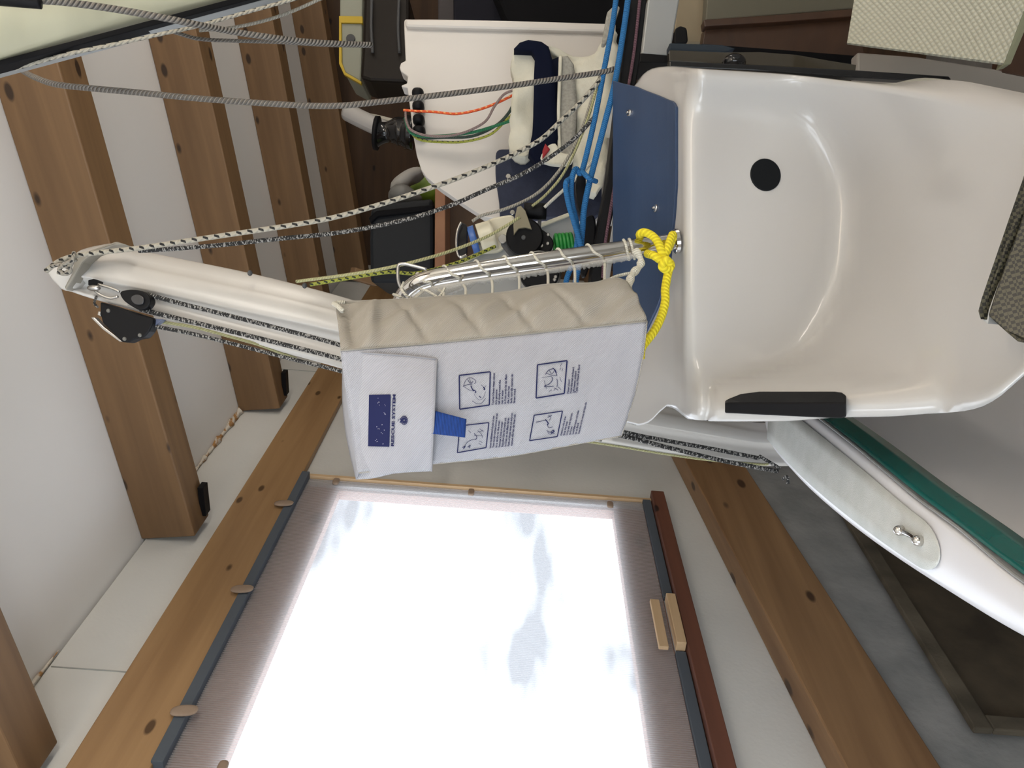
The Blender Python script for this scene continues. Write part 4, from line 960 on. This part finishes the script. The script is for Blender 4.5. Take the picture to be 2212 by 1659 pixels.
o = tube('tie_cord', [W(1372, 540, 1.085), W(1384, 560, 1.08), W(1382, 575, 1.075), W(1370, 588, 1.065), W(1362, 602, 1.05), W(1358, 622, 1.035), W(1350, 634, 1.03)], lambda t_: .0048 + .001 * math.sin(t_ * 30), M['lash'], None, 10, 6)
tag(o, 'thick frayed white cord tying the bag corner to the end of the rail', 'cord')
o = tube('tie_cord', [W(1362, 590, 1.06), W(1335, 596, 1.05), W(1318, 603, 1.04)], .0022, M['lash'], None, 8, 6); tag(o, 'short thin white cord between the frayed cord and the bag corner', 'cord')
# yellow rope
yl = [[(1384, 515, 1.13), (1382, 506, 1.10), (1392, 502, 1.09), (1410, 510, 1.085), (1422, 525, 1.08), (1430, 545, 1.075), (1438, 562, 1.075), (1445, 575, 1.075), (1441, 600, 1.07), (1437, 625, 1.065), (1437, 650, 1.06), (1430, 680, 1.055), (1415, 712, 1.045), (1398, 735, 1.04), (1386, 752, 1.035), (1383, 775, 1.035)],
      [(1440, 545, 1.11), (1453, 515, 1.095), (1452, 508, 1.09), (1444, 530, 1.08), (1436, 552, 1.075), (1430, 570, 1.073)], [(1398, 548, 1.10), (1412, 552, 1.08), (1424, 560, 1.074), (1436, 568, 1.072), (1447, 568, 1.07), (1448, 578, 1.07), (1438, 582, 1.068), (1430, 575, 1.066), (1440, 562, 1.064), (1448, 572, 1.068)]]
o = tubes('yellow_rope', [[W(*p) for p in l_] for l_ in yl], .0056, M['yellow'], None, 10, 6)
tag(o, 'bright yellow rope knotted round the rail foot and trailing behind the bag', 'rope')

# ================================================================== LINES AND ROPES
def rope(name, pts, wpx, mt, label, cat='rope', seg=10):
    o = pxt(name, pts, wpx, M[mt], None, seg); return tag(o, label, cat)
rope('wire_rope', [(50, 154, 1.30), (75, 167, 1.25), (120, 182, 1.22), (200, 191, 1.2), (300, 200, 1.2), (420, 212, 1.2), (540, 221, 1.21), (660, 228, 1.22), (740, 228, 1.22), (820, 220, 1.23), (900, 211, 1.24), (1000, 199, 1.26), (1100, 186, 1.28), (1200, 171, 1.31), (1300, 156, 1.34), (1330, 148, 1.35)], 12.5, 'wire', 'thick grey wire rope sagging across the whole rafters to the blue ropes', 'wire rope')
rope('wire_rope', [(75, 0, 1.0), (150, 6, 1.02), (250, 20, 1.05), (340, 36, 1.07), (420, 52, 1.1), (500, 68, 1.15), (580, 80, 1.18), (660, 90, 1.22), (740, 95, 1.26), (802, 97, 1.3)], 14, 'wire', 'thick grey wire rope crossing the cream boom to the dark case', 'wire rope')
rope('wire_rope', [(350, 60, 1.2), (385, 72, 1.22), (430, 84, 1.25), (500, 88, 1.28), (600, 91, 1.3), (700, 97, 1.32), (800, 99, 1.33)], 8, 'wire', 'thinner grey wire rope running just below the thick one', 'wire rope')
rope('wire_rope', [(430, 66, 1.25), (500, 60, 1.27), (570, 45, 1.28), (630, 25, 1.29), (700, -6, 1.3)], 7, 'greyline', 'thin grey line rising from the rope crossing to the photo edge above the rafters', 'rope')
o = tube('hose_end', [W(-10, -2, .99), W(40, 2, .99), W(88, 6, .995)], 13 / FPX, M['black']); tag(o, 'short black sleeve on the end of the wire rope by the boom', 'sleeve')
rope('flecked_rope', [(-12, 160, 1.06), (60, 140, 1.07), (150, 116, 1.09), (250, 95, 1.11), (350, 73, 1.13), (420, 58, 1.16), (520, 30, 1.19), (650, -6, 1.22)], 8.5, 'fleck', 'white rope with black flecks running along the edge of the cream boom')
rope('flecked_rope', [(100, 585, 1.27), (125, 566, 1.26), (160, 553, 1.255), (220, 545, 1.25), (300, 536, 1.24), (400, 521, 1.23), (500, 506, 1.23), (620, 488, 1.23), (720, 470, 1.24), (820, 442, 1.25), (900, 416, 1.26), (980, 388, 1.27), (1060, 356, 1.28), (1120, 328, 1.3), (1170, 300, 1.31), (1215, 258, 1.32), (1250, 225, 1.33), (1290, 180, 1.34), (1300, 160, 1.35)], 11, 'fleck', 'white rope with black dashes from the rudder tip to the blue ropes')
rope('flecked_rope', [(300, 542, 1.25), (380, 537, 1.25), (480, 529, 1.25), (600, 516, 1.25), (720, 504, 1.26), (820, 487, 1.27), (900, 468, 1.28), (980, 441, 1.29), (1050, 410, 1.3), (1120, 380, 1.31), (1180, 345, 1.32), (1240, 300, 1.33), (1282, 255, 1.34)], 9.5, 'darkfleck', 'dark speckled rope just under the white dashed rope')
kn = [[(112, 575, 1.262), (130, 572, 1.25), (150, 580, 1.25), (140, 590, 1.25), (128, 582, 1.25), (145, 568, 1.245), (165, 560, 1.245)], [(150, 578, 1.25), (158, 560, 1.24), (160, 545, 1.245)], [(125, 588, 1.25), (140, 592, 1.25), (152, 586, 1.25), (150, 572, 1.245)]]
o = tubes('rope_knot', [[W(*p) for p in l_] for l_ in kn], .0032, rope_mat('darkened fleck rope', (.27, .25, .21), (.02, .02, .02), 'dash', .012, .5)); tag(o, 'small tangled knot of flecked rope on the rudder tip', 'knot')  # same fleck rope, colour darkened to offset the strong light on it
rope('rudder_line', [(318, 636, 1.300), (400, 658, 1.306), (500, 683, 1.316), (620, 714, 1.329), (740, 747, 1.343), (900, 800, 1.357), (1100, 862, 1.374), (1340, 931, 1.392), (1440, 952, 1.403), (1540, 970, 1.414), (1640, 990, 1.424)], 9.5, 'darkfleck', 'dark speckled line leaving the upper side of the oval pulley')
rope('rudder_line', [(303, 668, 1.299), (400, 692, 1.310), (500, 716, 1.322), (620, 746, 1.337), (740, 777, 1.348), (900, 828, 1.363), (1100, 890, 1.379), (1340, 941, 1.392), (1440, 966, 1.398), (1560, 995, 1.410), (1680, 1018, 1.422)], 10, 'darkfleck', 'dark speckled line leaving the lower side of the oval pulley')
rope('rudder_line', [(335, 705, 1.310), (420, 722, 1.315), (520, 747, 1.331), (640, 778, 1.348), (740, 803, 1.353), (900, 850, 1.373), (1100, 905, 1.389), (1300, 950, 1.405)], 8.5, 'darkfleck', 'dark speckled line from the cam block along the outside of the rudder')
rope('olive_line', [(345, 695, 1.321), (420, 707, 1.335), (500, 728, 1.345), (560, 745, 1.353), (640, 775, 1.373)], 7, 'olive', 'faint olive line inside the dark line below the rudder tip', 'line')
rope('olive_line', [(1255, 952, 1.433), (1340, 965, 1.442), (1425, 979, 1.452), (1533, 994, 1.463), (1640, 1003, 1.474), (1660, 1002, 1.476)], 5, 'olive', 'olive line along the lower edge of the rudder below the bag', 'line')
rope('short_line', [(208, 640, 1.31), (204, 655, 1.3), (212, 664, 1.3)], 5, 'darkfleck', 'short speckled line end beside the cam block at the rudder tip', 'line')
rope('olive_line', [(640, 608, 1.33), (740, 595, 1.31), (820, 582, 1.3), (900, 564, 1.3), (980, 540, 1.32), (1050, 512, 1.34), (1100, 484, 1.35), (1122, 470, 1.36)], 7, 'olive', 'olive line rising from behind the rudder to the cam cleat', 'line')
rope('striped_line', [(670, 615, 1.36), (760, 600, 1.36), (840, 588, 1.36), (900, 590, 1.38), (980, 570, 1.4), (1035, 548, 1.42), (1070, 532, 1.43)], 8, 'yelblack', 'yellow and black striped line behind the bend of the rail', 'line')
rope('grey_line', [(1020, 478, 1.42), (1040, 466, 1.42), (1080, 455, 1.42), (1120, 440, 1.42), (1160, 418, 1.42), (1195, 385, 1.42), (1230, 335, 1.42), (1262, 265, 1.43), (1285, 190, 1.43)], 7, 'greyline', 'grey line curving from the winch up to the cream cloth', 'line')
rope('yellow_line', [(1150, 445, 1.40), (1180, 420, 1.41), (1215, 378, 1.41), (1245, 320, 1.42), (1272, 250, 1.42), (1290, 185, 1.43)], 6, 'olive', 'pale yellow line from the black roller up along the cream cloth', 'line')
rope('white_line', [(1176, 448, 1.40), (1200, 426, 1.4), (1240, 390, 1.4), (1270, 360, 1.4), (1296, 320, 1.41)], 7, 'lash', 'off-white line from the black roller to the blue ropes', 'line')
# blue ropes
rope('blue_rope', [(1332, -10, 1.35), (1322, 60, 1.35), (1305, 150, 1.345), (1290, 230, 1.34), (1275, 300, 1.335), (1256, 372, 1.33), (1245, 365, 1.325), (1238, 375, 1.32), (1234, 400, 1.32), (1236, 440, 1.32), (1248, 500, 1.325), (1240, 560, 1.33), (1225, 600, 1.34), (1218, 640, 1.35)], 12, 'blue', 'blue rope with the upper bend of its loop, farther from the black beam')
rope('blue_rope', [(1358, -10, 1.34), (1345, 80, 1.34), (1328, 180, 1.335), (1308, 260, 1.33), (1286, 345, 1.33), (1272, 400, 1.325), (1262, 450, 1.32), (1258, 500, 1.32), (1252, 560, 1.325), (1245, 600, 1.33), (1240, 640, 1.34)], 13, 'blue', 'blue rope running closest to the black beam')
rope('blue_rope', [(1232, 386, 1.34), (1224, 392, 1.31), (1222, 405, 1.31), (1228, 440, 1.31), (1240, 480, 1.31), (1252, 520, 1.312), (1262, 560, 1.32)], 12, 'blue', 'short blue rope loop lying over the others, nearest the seat pad')
o = tubes('blue_rope', [[W(1257, 370, 1.325), W(1272, 385, 1.315), W(1288, 392, 1.33)]], .0042, M['blue'], None); tag(o, 'short thin blue turn bridging the two long blue ropes', 'rope')
o = prism('shackle_block', smooth_outline([(1248, 378), (1262, 372), (1266, 400), (1262, 440), (1255, 460), (1248, 440), (1244, 405)]), 1.35, .02, M['black'], None, .003); tag(o, 'narrow black block held between the blue ropes', 'pulley block')
rope('purple_cord', [(1383, -8, 1.352), (1370, 110, 1.352), (1351, 229, 1.352), (1332, 370, 1.352), (1318, 460, 1.352), (1307, 530, 1.352), (1302, 600, 1.352)], 7, 'purple', 'dull purple cord lying along the black beam', 'cord')
# halyards in front of the bulkhead
rope('thin_line', [(872, 238, 1.86), (900, 240, 1.85), (940, 242, 1.84), (985, 246, 1.83), (1030, 238, 1.82), (1070, 224, 1.81), (1110, 205, 1.80), (1152, 187, 1.78)], 5.5, 'orange', 'orange line with pale flecks in front of the white bulkhead', 'line')
rope('thin_line', [(876, 242, 1.86), (878, 262, 1.85), (890, 282, 1.84), (930, 294, 1.83), (990, 290, 1.82), (1045, 265, 1.81), (1068, 230, 1.80), (1090, 203, 1.79), (1120, 194, 1.78), (1150, 198, 1.77)], 5.5, 'mauve', 'mauve grey line looping in front of the white bulkhead', 'line')
rope('thin_line', [(875, 255, 1.86), (885, 284, 1.85), (910, 294, 1.84), (960, 293, 1.83), (1020, 286, 1.82), (1070, 272, 1.81), (1110, 258, 1.80), (1155, 238, 1.78)], 6.5, 'green', 'bright green line below the orange one', 'line')
rope('thin_line', [(878, 268, 1.87), (900, 296, 1.86), (960, 297, 1.85), (1020, 294, 1.84), (1070, 272, 1.83), (1098, 245, 1.82), (1115, 215, 1.81), (1140, 200, 1.80)], 6.5, 'dgreen', 'dark green line beside the bright green one', 'line')
rope('thin_line', [(880, 275, 1.86), (905, 301, 1.85), (960, 307, 1.84), (1010, 305, 1.83), (1060, 290, 1.82), (1095, 258, 1.81), (1120, 235, 1.80), (1155, 215, 1.78)], 5.5, 'yelblack', 'yellow and black flecked line lowest of the lines on the bulkhead', 'line')
for zz in (0,):
    o = tubes('rudder_line', [[W(1640, 985, 1.42), W(1665, 1000, 1.42), W(1685, 1012, 1.42)], [W(1690, 1035, 1.41), W(1700, 1030, 1.41), W(1702, 1045, 1.41)]], .003, M['darkfleck']); tag(o, 'frayed speckled line ends where the rudder meets the float edge', 'line')

# ================================================================== ROPE TAIL BAG ON THE BULKHEAD
tb = empty('rope_tail_bag', W(1200, 340, 1.78), 'cream and navy cloth rope bag stuffed beside the black beam', 'bag')
def clothprism(name, outline, D, th, mt, amp=.012, ns=14, div=3, seed=0):
    o = prism(name, outline, D, th, mt, tb, 0)
    bm = bmesh.new(); bm.from_mesh(o.data); bmesh.ops.triangulate(bm, faces=[f for f in bm.faces if len(f.verts) > 4])
    bmesh.ops.subdivide_edges(bm, edges=bm.edges, cuts=div, use_grid_fill=True)
    for v in bm.verts:
        n1 = noise.noise(v.co * ns + Vector((seed, 0, 0))); v.co += -F * amp * n1 + U * amp * .25 * noise.noise(v.co * ns * 2)
    bm.to_mesh(o.data); bm.free()
    for p in o.data.polygons: p.use_smooth = True
    return o
clothprism('pouch', smooth_outline([(1112, 105), (1128, 108), (1150, 104), (1165, 120), (1162, 200), (1158, 300), (1135, 338), (1102, 322), (1104, 250), (1110, 180), (1104, 140)], 3), 1.76, .06, M['cloth'], .014, 22)
tag(clothprism('trim_band', [(1110, 106), (1122, 93), (1142, 87), (1170, 90), (1185, 100), (1192, 125), (1195, 140), (1200, 200), (1205, 300), (1190, 335), (1160, 352), (1142, 330), (1150, 290), (1154, 200), (1155, 120), (1148, 108)], 1.73, .04, M['navycloth'], .006, 14), 'navy cloth band')
clothprism('dark_lining', [(1188, 130), (1212, 121), (1215, 340), (1188, 330)], 1.755, .03, M['navycloth'], .003, 14)
clothprism('mesh_pocket', [(1211, 123), (1226, 121), (1240, 140), (1247, 230), (1240, 330), (1222, 345), (1208, 335), (1206, 240)], 1.74, .03, M['mesh'], .004, 10)
tubes('pocket_binding', [[W(1211, 122, 1.735), W(1207, 240, 1.735), W(1209, 335, 1.735)]], .004, M['cloth'], tb)
clothprism('cream_folds', smooth_outline([(1182, 98), (1205, 100), (1240, 118), (1285, 112), (1318, 70), (1335, 90), (1322, 200), (1300, 400), (1262, 400), (1240, 350), (1246, 250), (1238, 150), (1215, 125)], 3), 1.75, .06, M['cloth'], .022, 26)
clothprism('lower_fold', smooth_outline([(1168, 340), (1180, 318), (1200, 310), (1212, 330), (1235, 335), (1236, 350), (1210, 356), (1180, 350)], 3), 1.725, .02, M['cloth'], .006, 20)
clothprism('red_lining', [(1172, 325), (1178, 310), (1188, 322), (1172, 342)], 1.720, .01, M['red'], .001, 20)
o = prism('grey_strap', [(1312, 25), (1330, 8), (1340, 15), (1325, 60), (1308, 95), (1300, 95)], 1.62, .02, M['mesh'], None, .003); tag(o, 'olive grey strap end behind the blue ropes near the photo edge', 'strap')

# ================================================================== BOOM, UPPER LEFT
bm_e = empty('boom', W(100, 0, 1.1), 'cream boom or mast section with dark edge strip in the corner over the rafters', 'boom')
rows = []
A = [(-120, 172, 1.02), (560, -8, 1.24), (760, -61, 1.32)]
for t_ in [i / 12 for i in range(13)]:
    x = -120 + 880 * t_; y = 172 - 233 * t_; D = 1.02 + .30 * t_; row = []
    edge = W(x, y, D); top = W(x - 60, y - 260, D - .06)
    ax_ = (W(760, -61, 1.32) - W(-120, 172, 1.02)).normalized(); v_ = (top - edge); v_ -= ax_ * v_.dot(ax_); hgt = v_.length; v_.normalize(); n_ = ax_.cross(v_); n_ = n_ if n_.dot(F) < 0 else -n_
    c_ = edge + v_ * hgt * .5
    for k in range(17):
        a = 2 * math.pi * k / 16; row.append(c_ + v_ * math.cos(a + math.pi) * hgt * .5 + n_ * math.sin(a) * hgt * .33)
    rows.append(row)
grid('boom_tube', rows, M['boom'], bm_e, mods=[SUB(1)])
def strip(name, off, wd_, th_, mt, depth):
    pts_a = [(-120, 172 + off), (560, -8 + off), (760, -61 + off)]; pts_b = [(p[0], p[1] + wd_) for p in reversed(pts_a)]
    Ds_ = [1.02, 1.24, 1.32]
    out_ = [(p[0], p[1], d_ + depth) for p, d_ in zip(pts_a, Ds_)] + [(p[0], p[1], d_ + depth) for p, d_ in zip(pts_b, reversed(Ds_))]
    return prism(name, out_, 1, th_, mt, bm_e, .001)
tag(strip('seal_strip', -11, 13, .02, M['black'], -.012), 'black seal strip'); tag(strip('track_strip', 2, 9, .02, M['alu'], -.004), 'grey track strip')

# ================================================================== THINGS AT THE BACK
cab = empty('storage_box', W(760, 100, 3.3), 'pale grey green box with yellow edging hanging near the far rafter', 'box')
cabo = prism('box_body', [(734, -10), (783, -10), (781, 115), (779, 176), (744, 157), (734, 135)], 3.3, .25, mat('pale green grey', (.30, .31, .25), .6), cab, .006)
prism('yellow_edge', [(732, 34), (783, 35), (783, 50), (732, 49)], 3.29, .02, M['yellowt'], cab, .002)
prism('yellow_edge', [(732, 48), (737, 48), (738, 134), (746, 156), (781, 176), (780, 182), (743, 161), (732, 137)], 3.28, .02, M['yellowt'], cab, .002)
disc('round_latch', W(758, 85, 3.295), -F, .018, .01, M['dgrey'], cab)
o = empty('dark_case', W(830, 170, 3.0), 'glossy dark brown case hanging beside the yellow edged box', 'case')
prism('case_body', [(786, -10), (884, -10), (884, 100), (878, 178), (800, 175), (778, 168), (782, 110)], 3.05, .2, mat('dark brown gloss', (.012, .009, .007), .4, spec=.2), o, .012)
tubes('case_rib', [[W(803, -5, 3.03), W(802, 60, 3.03), W(805, 115, 3.03)], [W(862, -5, 3.03), W(860, 60, 3.03), W(863, 115, 3.03)]], .006, M['dgrey'], o)
rope('hanging_rope', [(752, 245, 3.2), (800, 250, 3.15), (850, 262, 3.1), (885, 272, 3.1)], 10, 'cream' if False else 'lash', 'pale cord above the grey duct beside the bulkhead', 'cord')
du = empty('hanging_duct', W(800, 280, 2.9), 'pale grey duct ending in a black ribbed collar left of the bulkhead', 'duct')
tube('duct_pipe', [W(752, 243, 3.0), W(790, 262, 2.95), W(840, 285, 2.9)], 19 / FPX * 2.95, mat('pale plastic', (.42, .41, .40), .4), du, 20)
tube('collar', [W(812, 288, 2.86), W(836, 286, 2.86), W(862, 284, 2.86), W(895, 288, 2.86)], lambda t_: (34 - 14 * math.sin(min(1, t_ * 1.6) * math.pi) * .7 + (6 if t_ > .8 else 0)) / FPX * 2.86 * .9, M['blackg'], du, 24, 6)
tube('collar_rim', [W(810, 287, 2.85), W(818, 288, 2.85)], 36 / FPX * 2.85, M['black'], du, 24, 2)
lm = blob('plastic_bag', W(925, 400, 2.9), (W(965, 400, 2.9) - W(925, 400, 2.9), W(925, 355, 2.9) - W(925, 400, 2.9), F * .08), M['lime'], None, 20, 14, .03, 9, .8); tag(lm, 'lime green plastic bag on the dark shelf box', 'bag')
lm = blob('cloth_bundle', W(885, 385, 2.75), (W(915, 360, 2.75) - W(885, 385, 2.75), W(870, 372, 2.75) - W(885, 385, 2.75), F * .05), mat('dull white cloth', (.30, .29, .27), .8), None, 20, 14, .035, 12, .9); tag(lm, 'crumpled grey white bundle leaning on the lime green bag', 'bundle')
lm = blob('cloth_bundle', W(878, 430, 2.72), (W(900, 415, 2.72) - W(878, 430, 2.72), W(855, 415, 2.72) - W(878, 430, 2.72), F * .05), mat('grey film', (.13, .13, .125), .5), None, 20, 14, .03, 12, .9); tag(lm, 'lower dull grey bundle above the black crate', 'bundle')
cr = empty('black_crate', W(870, 520, 2.75), 'black plastic crate below the lime green bag', 'crate')
prism('crate_body', [(800, 452), (815, 440), (935, 428), (937, 480), (937, 560), (937, 610), (800, 610), (798, 520)], 2.60, .35, mat('black plastic', (.012, .014, .017), .5, spec=.15), cr, .012)
prism('crate_rim', [(796, 470), (812, 455), (936, 442), (936, 453), (815, 468), (800, 482)], 2.58, .02, M['soot'], cr, .004)
def plank(pa, pb, D1, D2, wpx, th, mt, name, label, cat='board'):
    a, b_ = W(*pa, D1), W(*pb, D2); o = obox(name, a, b_, wpx / FPX * (D1 + D2) / 2, th, M[mt], None, up=F, bev=.003); return tag(o, label, cat)
sh = empty('shelf', W(960, 540, 2.8), 'tan wooden shelf carrying the black crate, beside the winch', 'shelf')
prism('shelf_board', [(940, 300), (962, 300), (962, 760), (938, 760)], 2.55, .55, M['tan'], sh, .003)
prism('shelf_fascia', [(962, 300), (1050, 300), (1050, 760), (962, 760)], 2.75, .03, M['dkwood'], sh, .003)
for yy in (330, 720):
    a = W(962, yy, 2.8); obox('shelf_post', (a.x, a.y, a.z - .001), (a.x, a.y, ZF + .001), .06, .06, M['dkwood'], sh, up=F, bev=.002)
plank((760, 590), (812, 606), 2.9, 2.95, 26, .05, 'rafter', 'wood_offcut', 'short brown timber end left of the crate', 'timber')
# shaded things at the top edge
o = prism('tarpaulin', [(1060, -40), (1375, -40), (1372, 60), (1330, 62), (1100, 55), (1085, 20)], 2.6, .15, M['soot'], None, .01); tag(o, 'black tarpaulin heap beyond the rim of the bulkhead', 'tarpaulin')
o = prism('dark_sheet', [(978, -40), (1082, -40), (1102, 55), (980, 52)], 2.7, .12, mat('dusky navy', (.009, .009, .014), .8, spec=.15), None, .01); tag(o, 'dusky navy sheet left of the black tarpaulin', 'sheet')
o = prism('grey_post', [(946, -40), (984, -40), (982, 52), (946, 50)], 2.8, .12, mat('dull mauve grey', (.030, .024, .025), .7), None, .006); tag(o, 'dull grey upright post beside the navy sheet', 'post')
# cabin interior beyond the stern (top right)
ca = empty('cabin_interior', W(1650, 60, 1.8), 'beige cabin liner with mahogany locker front in the shaded corner right of the stern', 'cabin')
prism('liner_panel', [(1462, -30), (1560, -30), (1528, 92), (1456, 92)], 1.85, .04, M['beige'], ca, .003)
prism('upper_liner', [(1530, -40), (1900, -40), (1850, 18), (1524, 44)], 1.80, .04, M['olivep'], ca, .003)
def wplate(name, a, b_, wd_, th_, mt, parent):
    return obox(name, a, b_, wd_, th_, mt, parent, up=F, bev=.002)
prism('locker_front', [(1524, 56), (1700, 48), (1850, 38), (1870, 125), (1700, 110), (1517, 96)], 1.78, .04, M['mahog'], ca, .002)
prism('locker_rail', [(1520, 42), (1700, 30), (1860, 17), (1856, 34), (1700, 46), (1522, 57)], 1.76, .03, M['mahog'], ca, .002)
tag(prism('side_deck', [(1852, 112), (1980, 122), (2212, 158), (2330, 190), (2330, 330), (1852, 200)], 1.45, .03, mat('shaded deck gelcoat', (.24, .215, .19), .4), boat, .004), 'gelcoat side deck with shade in its colour beyond the stern scoop')  # hull gelcoat, darkened in colour for the shade of the dimpled board
prism('locker_base', [(1515, 94), (1700, 108), (1880, 122), (1880, 140), (1515, 106)], 1.76, .04, M['soot'], ca, .002)
prism('dark_socket', rounded([(1458, 62), (1470, 55), (1484, 60), (1487, 92), (1456, 94)]), 1.80, .03, M['black'], ca, .003)
prism('cushion_strip', [(1446, 92), (1560, 96), (1590, 104), (1566, 113), (1446, 108)], 1.50, .03, mat('dark blue cloth', (.012, .022, .035), .7), ca, .003)

# dimpled tread board
D1 = 1.28
q = [(1852, -40), (2236, -40), (2168, 141), (1830, 96)]
n1, n2 = 30, 30; V = []; rowsT = []
for i in range(n1 + 1):
    a = Vector(q[0]).lerp(Vector(q[1]), i / n1); b_ = Vector(q[3]).lerp(Vector(q[2]), i / n1)
    rowsT.append([W(*a.lerp(b_, j / n2), D1 - .10 * (i / n1)) for j in range(n2 + 1)])
tbE = empty('tread_board', W(2000, 120, D1), 'off-white dimpled nonslip board standing in the corner over the hatch', 'board')
o = grid('dimpled_face', rowsT, M['tread'], tbE, mods=[SOL(.006, 1)], smooth=False)
for l_ in o.data.uv_layers[0].data: l_.uv = ((l_.uv[0] * 34 + l_.uv[1] * 16) * .75, (l_.uv[0] * 34 - l_.uv[1] * 16) * .75)
prism('board_edge', [(2168, 141, 1.175), (2236, -40, 1.175), (2258, -40, 1.18), (2184, 138, 1.18)], 1.18, .02, mat('board edge olive', (.25, .25, .16), .6), tbE, .001)
o = prism('mahogany_panel', [(2172, 20), (2250, -60), (2260, 180), (2160, 160)], 1.45, .03, M['mahog'], None, .003); tag(o, 'dark mahogany panel behind the dimpled board at the photo corner', 'panel')
